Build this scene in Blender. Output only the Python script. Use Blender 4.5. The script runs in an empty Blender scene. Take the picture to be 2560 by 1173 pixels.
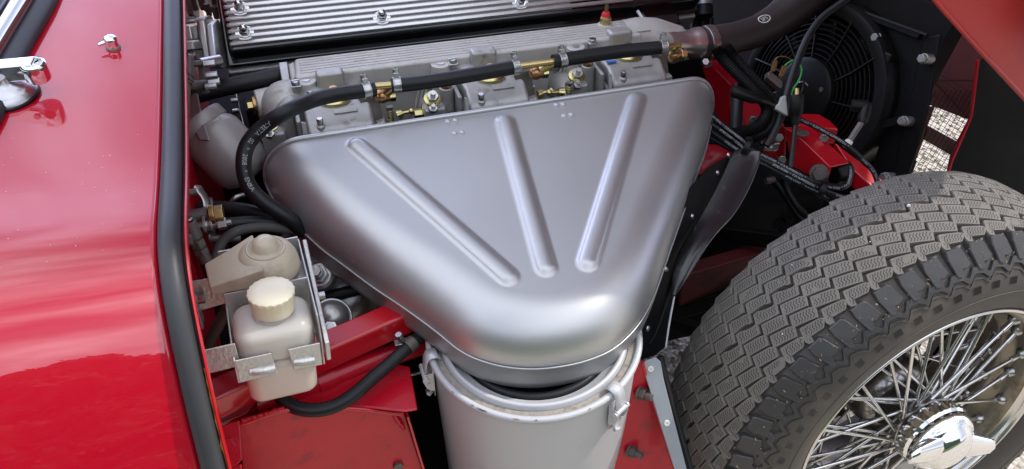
import bpy, bmesh, math, random
from mathutils import Vector, Matrix, noise
import numpy as np
random.seed(7)
V = Vector
S = bpy.context.scene
COL = S.collection
rad = math.radians
# ---------------------------------------------------------------- camera
H = 1.135; PITCH = rad(37); FPX = 1900.0
cam_d = bpy.data.cameras.new('camera'); cam = bpy.data.objects.new('camera', cam_d); COL.objects.link(cam)
cam.location = (0, 0, H); cam.rotation_euler = (math.pi/2 - PITCH, 0, 0)
cam_d.sensor_width = 36; cam_d.lens = 36*FPX/2560; cam_d.clip_start = .02; cam_d.clip_end = 300
cam_d.dof.use_dof = False
S.camera = cam
# ---------------------------------------------------------------- sky and sun
SUN_EL, SUN_AZ = rad(46), rad(72)          # azimuth from +Y, clockwise: beyond the raised bonnet on the right
wd = bpy.data.worlds.new('World'); S.world = wd; wd.use_nodes = True
nt = wd.node_tree; nt.nodes.clear()
N = nt.nodes.new; Lk = nt.links.new
out = N('ShaderNodeOutputWorld'); bg = N('ShaderNodeBackground'); sky = N('ShaderNodeTexSky')
sky.sky_type = 'NISHITA'; sky.sun_disc = False; sky.sun_elevation = SUN_EL; sky.sun_rotation = SUN_AZ
sky.air_density = 1.0; sky.dust_density = 2.5; sky.ozone_density = 1.0
tc = N('ShaderNodeTexCoord'); mp = N('ShaderNodeMapping'); mp.inputs['Scale'].default_value = (1, 1, 1.5); mp.inputs['Location'].default_value = (3.1, 1.7, .4)
ns = N('ShaderNodeTexNoise'); ns.inputs['Scale'].default_value = 1.6; ns.inputs['Detail'].default_value = 4; ns.inputs['Roughness'].default_value = .55
cr = N('ShaderNodeValToRGB'); cr.color_ramp.elements[0].position = .36; cr.color_ramp.elements[1].position = .62
cr.color_ramp.elements[0].color = (.35, .35, .35, 1); cr.color_ramp.elements[1].color = (1, 1, 1, 1)
n2 = N('ShaderNodeTexNoise'); n2.inputs['Scale'].default_value = 3.6; n2.inputs['Detail'].default_value = 5
cr2 = N('ShaderNodeValToRGB'); cr2.color_ramp.elements[0].color = (5.5, 6.1, 7.6, 1); cr2.color_ramp.elements[1].color = (16, 16.6, 18.5, 1)
cr2.color_ramp.elements[0].position = .36; cr2.color_ramp.elements[1].position = .64
mx = N('ShaderNodeMix'); mx.data_type = 'RGBA'
Lk(tc.outputs['Generated'], mp.inputs['Vector']); Lk(mp.outputs[0], ns.inputs['Vector']); Lk(mp.outputs[0], n2.inputs['Vector'])
Lk(ns.outputs['Fac'], cr.inputs[0]); Lk(n2.outputs['Fac'], cr2.inputs[0])
Lk(cr.outputs[0], mx.inputs[0]); Lk(sky.outputs[0], mx.inputs[6]); Lk(cr2.outputs[0], mx.inputs[7])
# the cloud cover is thinner and brighter high up behind the viewer
dn = N('ShaderNodeVectorMath'); dn.operation = 'DOT_PRODUCT'; bd = V((-.35, -.72, .62)).normalized(); dn.inputs[1].default_value = bd
nz = N('ShaderNodeVectorMath'); nz.operation = 'NORMALIZE'; Lk(tc.outputs['Generated'], nz.inputs[0]); Lk(nz.outputs[0], dn.inputs[0])
mr = N('ShaderNodeMapRange'); mr.interpolation_type = 'SMOOTHSTEP'; mr.inputs['From Min'].default_value = -.2; mr.inputs['From Max'].default_value = 1.0; mr.inputs['To Min'].default_value = .62; mr.inputs['To Max'].default_value = 1.75
Lk(dn.outputs['Value'], mr.inputs['Value']); vm = N('ShaderNodeVectorMath'); vm.operation = 'SCALE'
# brighter cloud low down ahead, beyond the car
sx_ = N('ShaderNodeSeparateXYZ'); Lk(nz.outputs[0], sx_.inputs[0])
m1 = N('ShaderNodeMapRange'); m1.interpolation_type = 'SMOOTHSTEP'; m1.inputs['From Min'].default_value = .92; m1.inputs['From Max'].default_value = .25; m1.inputs['To Min'].default_value = 0; m1.inputs['To Max'].default_value = 1; Lk(sx_.outputs['Z'], m1.inputs['Value'])
m2 = N('ShaderNodeMapRange'); m2.interpolation_type = 'SMOOTHSTEP'; m2.inputs['From Min'].default_value = .0; m2.inputs['From Max'].default_value = .7; m2.inputs['To Min'].default_value = 0; m2.inputs['To Max'].default_value = 2.1; Lk(sx_.outputs['Y'], m2.inputs['Value'])
m3 = N('ShaderNodeMath'); m3.operation = 'MULTIPLY'; Lk(m1.outputs[0], m3.inputs[0]); Lk(m2.outputs[0], m3.inputs[1])
m4 = N('ShaderNodeVectorMath'); m4.operation = 'SCALE'; m4.inputs[0].default_value = (.86, .90, 1.28); Lk(m3.outputs[0], m4.inputs['Scale'])
m5 = N('ShaderNodeVectorMath'); m5.operation = 'ADD'; Lk(m4.outputs[0], m5.inputs[0]); Lk(mr.outputs[0], m5.inputs[1])
vm.operation = 'MULTIPLY'; Lk(mx.outputs[2], vm.inputs[0]); Lk(m5.outputs[0], vm.inputs[1])
Lk(vm.outputs[0], bg.inputs['Color']); bg.inputs['Strength'].default_value = .095
Lk(bg.outputs[0], out.inputs['Surface'])
sl = bpy.data.lights.new('sun', 'SUN'); sl.energy = 3.0; sl.angle = rad(2); sl.color = (1, .965, .91)
so = bpy.data.objects.new('sun', sl); COL.objects.link(so)
sd = V((math.sin(SUN_AZ)*math.cos(SUN_EL), math.cos(SUN_AZ)*math.cos(SUN_EL), math.sin(SUN_EL)))
so.rotation_euler = sd.to_track_quat('Z', 'Y').to_euler(); so.location = (0, -2, 5)
S.view_settings.view_transform = 'Standard'; S.view_settings.look = 'None'
S.view_settings.exposure = 0.38; S.view_settings.gamma = 1
S.render.engine = 'CYCLES'
try:
    S.cycles.use_denoising = True; S.cycles.max_bounces = 8; S.cycles.transparent_max_bounces = 12
    S.cycles.sample_clamp_indirect = 6
except Exception: pass
# ---------------------------------------------------------------- space helpers
CO = V((0, 0, H)); CX = V((1, 0, 0)); CU = V((0, math.sin(PITCH), math.cos(PITCH))); CF = V((0, math.cos(PITCH), -math.sin(PITCH)))
YAW = rad(17)
F = V((math.cos(YAW), math.sin(YAW), 0)); L = V((math.sin(YAW), -math.cos(YAW), 0)); Z = V((0, 0, 1))
def ray(u, v): return CX*((u-1280)/FPX) + CU*((586.5-v)/FPX) + CF
def at(u, v, d=None, z=None, l=None, f=None, pl=None):
    """a measured point of the photograph on a real plane of the car (z height, l across, f along)"""
    r = ray(u, v)
    if d is not None: return CO + r*d
    if z is not None: p0, n = V((0, 0, z)), Z
    elif l is not None: p0, n = L*l, L
    elif f is not None: p0, n = F*f, F
    else: p0, n = pl
    return CO + r*((p0-CO).dot(n)/r.dot(n))
def car(f, l, z): return F*f + L*l + Z*z
def cf(p): return (round(p.dot(F), 3), round(p.dot(L), 3), round(p.z, 3))
# ---------------------------------------------------------------- object helpers
WM = {}
def link(o, parent, M):
    COL.objects.link(o); WM[o.name] = M.copy()
    if parent is not None:
        o.parent = parent; o.matrix_local = WM[parent.name].inverted() @ M
    else: o.matrix_local = M
    return o
def thing(name, label, cat, loc, group=None):
    o = bpy.data.objects.new(name, None); o.empty_display_size = .02
    o['label'] = label; o['category'] = cat
    if group: o['group'] = group
    return link(o, None, Matrix.Translation(loc))
def tag(o, label, cat, group=None, kind=None):
    if label: o['label'] = label
    if cat: o['category'] = cat
    if group: o['group'] = group
    if kind: o['kind'] = kind
    return o
def frame(o, x, z):
    z = z.normalized(); x = (x - z*x.dot(z)).normalized(); y = z.cross(x)
    M = Matrix.Identity(4)
    for i in range(3): M[i][0] = x[i]; M[i][1] = y[i]; M[i][2] = z[i]; M[i][3] = o[i]
    return M
def inst(name, mesh, parent, M):
    return link(bpy.data.objects.new(name, mesh), parent, M)
def clone_tree(root, delta, label=None, parent=None):
    """copy of a thing with its parts and sub-parts, moved by the matrix delta"""
    def rec(o, par):
        c = o.copy(); M = delta @ WM[o.name]
        for k in list(c.keys()):
            pass
        link(c, par, M)
        for ch in list(o.children): rec(ch, c)
        return c
    kids = [root]
    c = rec(root, parent)
    if label: c['label'] = label
    return c
SCL = [None]
class MB:
    def __init__(s): s.v = []; s.f = []; s.uv = {}; s.mi = []; s.cm = 0
    def add(s, vs, fs):
        b = len(s.v); s.v += [V(p) for p in vs]
        for f in fs: s.f.append([i+b for i in f]); s.mi.append(s.cm)
        return b
    def box(s, c, sz, M=None, ax=(F, L, Z), taper=1.0):
        x, y, z = ax; a, b, h = sz[0]/2, sz[1]/2, sz[2]/2
        vs = []
        for dz in (-1, 1):
            t = taper if dz > 0 else 1
            for dx, dy in ((-1, -1), (1, -1), (1, 1), (-1, 1)): vs.append(c + x*(dx*a*t) + y*(dy*b*t) + z*(dz*h))
        fs = [(0, 3, 2, 1), (4, 5, 6, 7), (0, 1, 5, 4), (1, 2, 6, 5), (2, 3, 7, 6), (3, 0, 4, 7)]
        if x.cross(y).dot(z) < 0: fs = [f[::-1] for f in fs]
        s.add(vs, fs); return s
    def prism(s, pts, ext):
        """closed polygon pts swept by the vector ext"""
        n = len(pts); nn = V((0, 0, 0))
        for i in range(n): nn += (pts[i]-pts[0]).cross(pts[(i+1) % n]-pts[0])
        pts = list(pts) if nn.dot(ext) < 0 else list(pts)[::-1]
        vs = [p.copy() for p in pts] + [p+ext for p in pts]
        fs = [list(range(n)), list(range(2*n-1, n-1, -1))] + [(i, i+n, (i+1) % n + n, (i+1) % n) for i in range(n)]
        s.add(vs, fs); return s
    def lathe(s, M, prof, n=24, cap=True, arc=None):
        a0, a1 = arc or (0, 2*math.pi); full = arc is None
        m = n if full else n+1
        vs = []
        for r, h in prof:
            for i in range(m):
                a = a0 + (a1-a0)*i/n; vs.append(M @ V((r*math.cos(a), r*math.sin(a), h)))
        fs = []
        for j in range(len(prof)-1):
            for i in range(n):
                k = (i+1) % m if full else i+1
                fs.append((j*m+i, j*m+k, (j+1)*m+k, (j+1)*m+i))
        if cap and full:
            if prof[0][0] > 1e-6: fs.append(list(range(m))[::-1])
            if prof[-1][0] > 1e-6: fs.append([(len(prof)-1)*m+i for i in range(m)])
        s.add(vs, fs); return s
    def cyl(s, a, b, r, n=16, r2=None):
        d = (b-a); x = V((1, 0, 0)) if abs(d.normalized().x) < .9 else V((0, 1, 0))
        s.lathe(frame(a, x, d), [(r, 0), (r if r2 is None else r2, d.length)], n); return s
    def hexa(s, a, b, r, n=6): return s.cyl(a, b, r, n)
    def ball(s, c, r, n=14, sc=(1, 1, 1), M=None):
        M = M or Matrix.Identity(4)
        prof = [(max(1e-7, math.sin(math.pi*i/(n//2)))*r, -math.cos(math.pi*i/(n//2))*r) for i in range(n//2+1)]
        MM = Matrix.Translation(c) @ M @ Matrix.Diagonal((*sc, 1))
        s.lathe(MM, prof, n, cap=False); return s
    def tube(s, pts, r, n=12, cap=True, flat=None, up=None, closed=False):
        m = len(pts)
        tans = []
        for i in range(m):
            a, b = pts[max(0, i-1)], pts[min(m-1, i+1)]
            if closed: a, b = pts[i-1], pts[(i+1) % m]
            tans.append((b-a).normalized())
        if up is None:
            u = tans[0].cross(Z)
            if u.length < .1: u = tans[0].cross(V((1, 0, 0)))
            u.normalize()
        vs = []
        for i in range(m):
            t = tans[i]
            if up is not None: w = (up - t*up.dot(t)).normalized(); u = w.cross(t).normalized()
            else: u = (u - t*u.dot(t)).normalized()
            w = t.cross(u)
            ri = r[i] if isinstance(r, (list, tuple)) else r
            fa, fb = flat or (1, 1)
            for k in range(n):
                a = 2*math.pi*k/n; vs.append(pts[i] + u*(math.cos(a)*ri*fa) + w*(math.sin(a)*ri*fb))
        fs = []
        for i in range(m if closed else m-1):
            j = (i+1) % m
            for k in range(n): fs.append((i*n+k, i*n+(k+1) % n, j*n+(k+1) % n, j*n+k))
        if cap and not closed: fs.append(list(range(n))[::-1]); fs.append([(m-1)*n+k for k in range(n)])
        s.add(vs, fs); return s
    def grid(s, fn, nu, nv, closed_u=False):
        vs = [fn(i/nu, j/nv) for j in range(nv+1) for i in range(nu+1)]
        w = nu+1
        s.add(vs, [(j*w+i, j*w+i+1, (j+1)*w+i+1, (j+1)*w+i) for j in range(nv) for i in range(nu)]); return s
    def build(s, name, mat, parent=None, smooth=35, bevel=0, seg=2, solid=0, sub=0, M=None, fix=True):
        M = M or (WM[parent.name] if parent is not None else Matrix.Identity(4))
        Mi = M.inverted()
        if SCL[0]: s.v = [SCL[0][0] + (p-SCL[0][0])*SCL[0][1] for p in s.v]; bevel *= SCL[0][1]
        me = bpy.data.meshes.new(name)
        me.from_pydata([Mi @ p for p in s.v], [], s.f); me.update()
        mats = mat if isinstance(mat, (list, tuple)) else [mat]
        for m in mats: me.materials.append(m)
        if len(mats) > 1: me.polygons.foreach_set('material_index', s.mi)
        if fix:
            bm = bmesh.new(); bm.from_mesh(me); bmesh.ops.recalc_face_normals(bm, faces=bm.faces); bm.to_mesh(me); bm.free()
        if smooth:
            me.polygons.foreach_set('use_smooth', [True]*len(me.polygons))
            me.set_sharp_from_angle(angle=rad(smooth))
        o = bpy.data.objects.new(name, me)
        link(o, parent, M)
        if solid:
            md = o.modifiers.new('thick', 'SOLIDIFY'); md.thickness = solid; md.offset = -1
        if bevel:
            md = o.modifiers.new('bevel', 'BEVEL'); md.width = bevel; md.segments = seg; md.limit_method = 'ANGLE'; md.angle_limit = rad(38); md.harden_normals = True
        if sub:
            md = o.modifiers.new('sub', 'SUBSURF'); md.levels = sub; md.render_levels = sub
        return o
def cr_spline(P, step=6):
    P = [V(p) for p in P]; out = []
    Q = [P[0]*2-P[1]] + P + [P[-1]*2-P[-2]]
    for i in range(1, len(Q)-2):
        for k in range(step):
            t = k/step; a, b, c, d = Q[i-1], Q[i], Q[i+1], Q[i+2]
            out.append(.5*((2*b) + (c-a)*t + (2*a-5*b+4*c-d)*t*t + (3*b-a-3*c+d)*t**3))
    out.append(P[-1]); return out
def lerp_track(pts, t):
    """pts: list of (key, ...values) sorted"""
    for a, b in zip(pts, pts[1:]):
        if t <= b[0]:
            k = (t-a[0])/(b[0]-a[0]); k = max(0, k); return [x+(y-x)*k for x, y in zip(a[1:], b[1:])]
    return list(pts[-1][1:])
# ---------------------------------------------------------------- materials
def mat(name, col, rough=.5, metal=0, coat=0, noise_amt=.15, nscale=30, bump=0, bscale=200, dirt=None, dirt_amt=0, dscale=8, sss=0, rvar=0, spec=.5, trans=0, alpha=1, coat_rough=.03, bump2=None, cior=1.5):
    m = bpy.data.materials.new(name); m.use_nodes = True; nt = m.node_tree; b = nt.nodes['Principled BSDF']
    b.inputs['Roughness'].default_value = rough; b.inputs['Metallic'].default_value = metal
    b.inputs['Coat Weight'].default_value = coat; b.inputs['Coat Roughness'].default_value = coat_rough; b.inputs['Coat IOR'].default_value = cior
    b.inputs['Specular IOR Level'].default_value = spec
    if sss:
        b.inputs['Subsurface Weight'].default_value = sss; b.inputs['Subsurface Radius'].default_value = (1, .8, .6); b.inputs['Subsurface Scale'].default_value = .02
    if trans: b.inputs['Transmission Weight'].default_value = trans
    tc = nt.nodes.new('ShaderNodeTexCoord')
    n = nt.nodes.new('ShaderNodeTexNoise'); n.inputs['Scale'].default_value = nscale; n.inputs['Detail'].default_value = 5
    geo = nt.nodes.new('ShaderNodeNewGeometry')
    nt.links.new(geo.outputs['Position'], n.inputs['Vector'])
    mx = nt.nodes.new('ShaderNodeMix'); mx.data_type = 'RGBA'
    c = V(col); mx.inputs[6].default_value = (*(c*(1-noise_amt)), 1); mx.inputs[7].default_value = (*[min(1, x*(1+noise_amt)) for x in c], 1)
    nt.links.new(n.outputs['Fac'], mx.inputs[0]); last = mx.outputs[2]
    if dirt:
        n3 = nt.nodes.new('ShaderNodeTexNoise'); n3.inputs['Scale'].default_value = dscale; n3.inputs['Detail'].default_value = 9; n3.inputs['Roughness'].default_value = .7
        nt.links.new(geo.outputs['Position'], n3.inputs['Vector'])
        r = nt.nodes.new('ShaderNodeValToRGB'); r.color_ramp.elements[0].position = .62 - dirt_amt*.35; r.color_ramp.elements[1].position = .78 - dirt_amt*.2
        nt.links.new(n3.outputs['Fac'], r.inputs[0])
        m2 = nt.nodes.new('ShaderNodeMix'); m2.data_type = 'RGBA'; m2.inputs[7].default_value = (*dirt, 1)
        nt.links.new(r.outputs[0], m2.inputs[0]); nt.links.new(last, m2.inputs[6]); last = m2.outputs[2]
        mr = nt.nodes.new('ShaderNodeMapRange'); mr.inputs['To Min'].default_value = rough; mr.inputs['To Max'].default_value = min(1, rough+.35)
        nt.links.new(r.outputs[0], mr.inputs['Value']); nt.links.new(mr.outputs[0], b.inputs['Roughness'])
    elif rvar:
        mr = nt.nodes.new('ShaderNodeMapRange'); mr.inputs['To Min'].default_value = max(.02, rough-rvar); mr.inputs['To Max'].default_value = rough+rvar
        nt.links.new(n.outputs['Fac'], mr.inputs['Value']); nt.links.new(mr.outputs[0], b.inputs['Roughness'])
    nt.links.new(last, b.inputs['Base Color'])
    if bump:
        n4 = nt.nodes.new('ShaderNodeTexNoise'); n4.inputs['Scale'].default_value = bscale; n4.inputs['Detail'].default_value = 3
        nt.links.new(geo.outputs['Position'], n4.inputs['Vector'])
        bp = nt.nodes.new('ShaderNodeBump'); bp.inputs['Strength'].default_value = bump; bp.inputs['Distance'].default_value = .001
        nt.links.new(n4.outputs['Fac'], bp.inputs['Height']); nt.links.new(bp.outputs[0], b.inputs['Normal'])
    return m
M_RED = mat('red gloss paint', (.46, .001, .016), .35, 0, 1, .04, 3, coat_rough=.012, cior=1.8, spec=.1)
M_REDIN = mat('red inner paint', (.43, .002, .014), .42, 0, .35, .18, 14, .8, 45, dirt=(.075, .03, .025), dirt_amt=.19, dscale=30, coat_rough=.1, spec=.3)
M_REDFRAME = mat('red frame paint', (.46, .003, .011), .32, 0, .6, .06, 10, .15, 120, coat_rough=.12)
M_BONNET = mat('red bonnet inner paint', (.43, .018, .016), .5, 0, .15, .08, 12, .3, 90, coat_rough=.3)
M_RUBBER = mat('black hose rubber', (.008, .008, .009), .42, 0, 0, .3, 40, .15, 400, spec=.32)
M_SEAL = mat('grey black seal rubber', (.032, .032, .035), .48, 0, 0, .2, 20, .1, 300)
M_SEALTRIM = mat('dirty seal edge', (.025, .02, .018), .7, 0, 0, .4, 60, .4, 250, dirt=(.16, .09, .035), dirt_amt=.05, dscale=70)
M_ORANGE = mat('orange sealant', (.45, .12, .02), .6, 0, 0, .4, 120, .5, 200)
M_CAST = mat('cast aluminium', (.50, .48, .45), .55, .5, 0, .16, 35, .6, 800, dirt=(.33, .305, .27), dirt_amt=.22, dscale=24)
M_CARB = mat('carburettor casting', (.40, .39, .375), .48, .6, 0, .24, 45, .5, 700, rvar=.1, dirt=(.19, .165, .14), dirt_amt=.16, dscale=38)
M_ALU = mat('bright aluminium', (.48, .47, .455), .36, .9, 0, .1, 60, .15, 500, rvar=.08)
M_POL = mat('polished ribs', (.60, .59, .575), .36, .9, 0, .05, 90, .1, 900, rvar=.05)
M_GROOVE = mat('groove between ribs', (.19, .188, .185), .6, .5, 0, .2, 60, .3, 600)
M_BLACK = mat('black gloss paint', (.006, .006, .007), .14, 0, .6, .2, 20, rvar=.05)
M_BLACKM = mat('black satin metal', (.005, .005, .0055), .45, spec=.12, noise_amt=.3, nscale=25, bump=.2, bscale=300)
M_PLAST = mat('black plastic', (.006, .0056, .0056), .42, 0, 0, .25, 30, .1, 400, spec=.25)
M_DARK = mat('dark grime and shade', (.006, .005, .005), .8, spec=.15, noise_amt=.4, nscale=30, bump=.4, bscale=100)
M_CHROME = mat('chrome', (.86, .86, .87), .06, 1, 0, .02, 10)
M_STEEL = mat('plated steel', (.44, .44, .43), .3, 1, 0, .2, 80, rvar=.12)
M_DULL = mat('dull steel', (.13, .112, .10), .5, .5, 0, .3, 60, .3, 300, dirt=(.10, .055, .035), dirt_amt=.1, dscale=50)
M_BRASS = mat('brass', (.50, .38, .17), .3, 1, 0, .15, 60, rvar=.1)
M_GOLD = mat('yellow zinc', (.55, .48, .22), .28, 1, 0, .15, 60, rvar=.1)
M_COPPER = mat('copper', (.40, .23, .11), .32, 1, 0, .15, 60, rvar=.1)
M_SILVER = mat('silver paint air box', (.475, .472, .468), .39, .80, 0, .05, 5, .14, 1500, rvar=.07)
M_CAN = mat('silver grey canister paint', (.45, .45, .455), .48, .15, 0, .06, 8, .1, 900, dirt=(.20, .19, .17), dirt_amt=-.12, dscale=14)
M_CLIP = mat('painted clip', (.50, .50, .51), .38, .3, 0, .08, 30, .1, 500)
M_HAMMER = mat('silver hammer paint', (.50, .49, .47), .33, .6, 0, .12, 120, .8, 260)
M_BOTTLE = mat('milky plastic', (.74, .69, .61), .34, 0, 0, .04, 9, sss=.5, trans=.35, dirt=(.52, .40, .30), dirt_amt=-.05, dscale=9)
M_FLUID = mat('stained plastic', (.70, .59, .49), .34, 0, 0, .06, 9, sss=.4, trans=.2, dirt=(.50, .36, .24), dirt_amt=.02, dscale=14)
M_CAP = mat('yellowed cap', (.70, .63, .46), .42, 0, 0, .06, 40, .1, 400, sss=.4)
M_BOOT = mat('aged clear rubber', (.42, .36, .26), .4, 0, .1, .14, 22, .15, 150, dirt=(.25, .20, .14), dirt_amt=.30, dscale=13, sss=.15)
M_TYRE = mat('tyre rubber', (.062, .058, .053), .72, 0, 0, .22, 25, .35, 700, dirt=(.12, .105, .09), dirt_amt=.2, dscale=30, spec=.35)
M_WALL = mat('tyre wall rubber', (.058, .052, .046), .5, 0, 0, .2, 12, .2, 500, dirt=(.10, .085, .07), dirt_amt=.22, dscale=9, spec=.4)
M_GROOVET = mat('tyre groove', (.022, .020, .018), .8, 0, 0, .3, 60, .3, 500)
M_FELT = mat('dirty gasket felt', (.26, .23, .195), .9, 0, 0, .4, 160, 1.0, 400, dirt=(.12, .10, .08), dirt_amt=.25, dscale=70)
M_STRIP = mat('dull aluminium strip', (.33, .34, .35), .5, .6, 0, .12, 30, .2, 400, dirt=(.22, .2, .17), dirt_amt=.0, dscale=30)
M_WHITE = mat('off white', (.62, .60, .56), .5, 0, 0, .05, 60)
M_GREENW = mat('green wire', (.02, .30, .05), .4)
M_REDP = mat('red plastic', (.55, .02, .03), .4)
M_TERM = mat('corroded terminal', (.26, .16, .07), .45, .8, 0, .3, 90)
M_BLUE = mat('blue label', (.03, .16, .55), .4)
M_GLASS = mat('dark glass', (.02, .022, .028), .03, 0, 1, .02, 5)
M_SAT = mat('satin chrome', (.5, .49, .5), .3, 1, 0, .04, 30)
M_HUB = mat('dull hub metal', (.34, .315, .30), .2, .95, 0, .15, 20, dirt=(.14, .12, .09), dirt_amt=.15, dscale=22)
M_BARREL = mat('aged rim metal', (.24, .21, .165), .3, .85, 0, .2, 25, dirt=(.15, .115, .07), dirt_amt=.25, dscale=24)
# ================================================================ ground
mb = MB(); G0 = -.05
mb.add([V((-40, -30, G0)), V((40, -30, G0)), V((40, 60, G0)), V((-40, 60, G0))], [(0, 1, 2, 3)])
gm = bpy.data.materials.new('gravel'); gm.use_nodes = True; nt = gm.node_tree; b = nt.nodes['Principled BSDF']; b.inputs['Roughness'].default_value = .85
tcn = nt.nodes.new('ShaderNodeNewGeometry'); vo = nt.nodes.new('ShaderNodeTexVoronoi'); vo.inputs['Scale'].default_value = 95
nn = nt.nodes.new('ShaderNodeTexNoise'); nn.inputs['Scale'].default_value = 30; nn.inputs['Detail'].default_value = 6
cr = nt.nodes.new('ShaderNodeValToRGB'); e = cr.color_ramp.elements; e[0].color = (.40, .345, .255, 1); e[1].color = (.62, .56, .46, 1)
x = cr.color_ramp.elements.new(.5); x.color = (.50, .45, .36, 1)
nt.links.new(tcn.outputs['Position'], vo.inputs['Vector']); nt.links.new(tcn.outputs['Position'], nn.inputs['Vector'])
nt.links.new(vo.outputs['Color'], cr.inputs[0]); mxn = nt.nodes.new('ShaderNodeMix'); mxn.data_type = 'RGBA'; mxn.blend_type = 'MULTIPLY'; mxn.inputs[0].default_value = .3
nt.links.new(cr.outputs[0], mxn.inputs[6]); nt.links.new(nn.outputs['Fac'], mxn.inputs[7]); nt.links.new(mxn.outputs[2], b.inputs['Base Color'])
bp = nt.nodes.new('ShaderNodeBump'); bp.inputs['Distance'].default_value = .006; bp.inputs['Strength'].default_value = .8; bp.invert = True
nt.links.new(vo.outputs['Distance'], bp.inputs['Height']); nt.links.new(bp.outputs[0], b.inputs['Normal'])
gr = mb.build('ground', gm, smooth=0); tag(gr, None, None, kind='structure')
# loose stones lying on it (too many to count)
mb = MB(); rs = random.Random(3)
def stone(mb, c, r):
    vs = []
    for i in range(8):
        a = (i % 4)*math.pi/2 + rs.uniform(-.3, .3); h = -.3 if i < 4 else .55; k = r*(1 if i < 4 else .6)*rs.uniform(.75, 1.2)
        vs.append(c + V((math.cos(a)*k, math.sin(a)*k, h*r)))
    mb.add(vs, [(0, 1, 5, 4), (1, 2, 6, 5), (2, 3, 7, 6), (3, 0, 4, 7), (4, 5, 6, 7)])
for i in range(9000):
    if i < 7500: c = V((rs.uniform(.75, 2.3), rs.uniform(1.2, 3.2), G0))
    else: c = V((rs.uniform(.1, .75), rs.uniform(.5, 1.5), G0))
    stone(mb, c, rs.uniform(.004, .013))
st = mb.build('loose_gravel', gm, smooth=0, fix=False); tag(st, 'loose pale gravel stones scattered over the ground', None, kind='stuff')

# ================================================================ car body
FE = at(395, 300, z=.74).dot(F)
sec_px = [(404, -420), (403, -200), (400, 0), (398, 150), (395, 300), (391, 440), (386, 500), (379, 560), (376, 640), (383, 720), (414, 860), (441, 1000), (486, 1173), (530, 1330), (575, 1500)]
sec = cr_spline([at(u, v, f=FE) for u, v in sec_px], 8)
NS = len(sec)
for _ in range(110): sec = [sec[0]] + [(sec[i-1]+sec[i]*2+sec[i+1])/4 for i in range(1, NS-1)] + [sec[-1]]
def sec_n(i):
    t = (sec[min(NS-1, i+1)] - sec[max(0, i-1)]).normalized()
    n = F.cross(t).normalized(); return n if n.z > 0 or n.dot(L) > 0 and n.z > -.2 else -n
sn = [sec_n(i) for i in range(NS)]
body = thing('car_body', 'glossy red car body panel with its inner firewall and footwell, left of the engine', 'car body', car(FE-.3, -.75, 0))
mb = MB()
cols = [0, .002, .006, .02, .05, .09, .14, .2, .27, .35, .45, .56, .7, .9]
def pan(i, s):
    p = sec[i] - F*s
    k = i/NS
    return p + Z*(.05*s*(1-k) + .0) + sn[i]*(.006*math.sin(min(1, s/.25)*math.pi/2)) - F*0
vs = []
edge = [(.0045, -.012), (.0042, -.005), (.0028, -.0015)]
for i in range(NS):
    for a, b in edge: vs.append(sec[i] + F*a + sn[i]*b)
    for s in cols: vs.append(pan(i, s))
w = len(edge)+len(cols)
mb.add(vs, [(i*w+j, i*w+j+1, (i+1)*w+j+1, (i+1)*w+j) for i in range(NS-1) for j in range(w-1)])
o = mb.build('scuttle_panel', M_RED, body, smooth=80)
def strip(prof, name, m, parent, smooth=40, i0=0, i1=None, **k):
    """profile of (f offset, normal offset) swept along the body section"""
    i1 = i1 or NS-1; mb = MB(); w = len(prof); vs = []
    for i in range(i0, i1+1):
        for a, b in prof: vs.append(sec[i] + F*a + sn[i]*b)
    n = i1-i0+1
    mb.add(vs, [(i*w+j, i*w+j+1, (i+1)*w+j+1, (i+1)*w+j) for i in range(n-1) for j in range(w-1)])
    return mb.build(name, m, parent, smooth=smooth, **k)
strip([(.003, -.011), (.029, -.011)], 'seal_channel', M_REDIN, body)
# raised lip at the engine side of the channel, then the firewall dropping away
mb = MB(); vs = []
prof = [(.0275, -.011), (.0275, .0005), (.0285, .0018), (.0300, .0012), (.0305, -.002)]
for i in range(NS):
    for a, b in prof: vs.append(sec[i] + F*a + sn[i]*b)
    vs.append(sec[i] + F*.029 + sn[i]*-.006)
    vs.append(sec[i] + F*-.006 + sn[i]*-.02)
w = len(prof)+2
mb.add(vs, [(i*w+j, i*w+j+1, (i+1)*w+j+1, (i+1)*w+j) for i in range(NS-1) for j in range(w-1)])
mb.build('channel_lip', M_REDFRAME, body, smooth=50)
FW = FE-.006
mb = MB(); vs = []
for i in range(NS):
    p = sec[i] + F*-.006 + sn[i]*-.02
    for k in range(6):
        q = p.copy(); q.z = p.z + (min(.05, p.z)-p.z)*k/5; vs.append(q)
mb.add(vs, [(i*6+j, i*6+j+1, (i+1)*6+j+1, (i+1)*6+j) for i in range(NS-1) for j in range(5)])
mb.build('firewall', M_REDIN, body, smooth=40)
# weather seal
seal = MB()
pts = [sec[i] + F*.0152 + sn[i]*.0005 for i in range(NS)]
seal.tube(pts, .0101, 20, flat=(1.0, .98), up=None)
so_ = seal.build('weather_seal', M_SEAL, smooth=60); tag(so_, 'grey black rubber weather seal running down the edge of the red panel', 'rubber seal')
for a, nm in ((.0035, 0), (.0262, 1)):
    mb = MB(); rr = random.Random(5+nm); vs = []
    for i in range(NS):
        j = rr.uniform(-.0008, .0008)
        for da, db in ((-.0012, -.011), (-.0014, -.004+j), (.0016, -.0036+j), (.0014, -.011)): vs.append(sec[i] + F*(a+da+j*.6) + sn[i]*db)
    mb.add(vs, [(i*4+j, i*4+j+1, (i+1)*4+j+1, (i+1)*4+j) for i in range(NS-1) for j in range(3)])
    o = mb.build('seal_trim', M_SEALTRIM, so_, smooth=50)
mb = MB(); rr = random.Random(9); vs = []
i0 = 84
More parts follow.
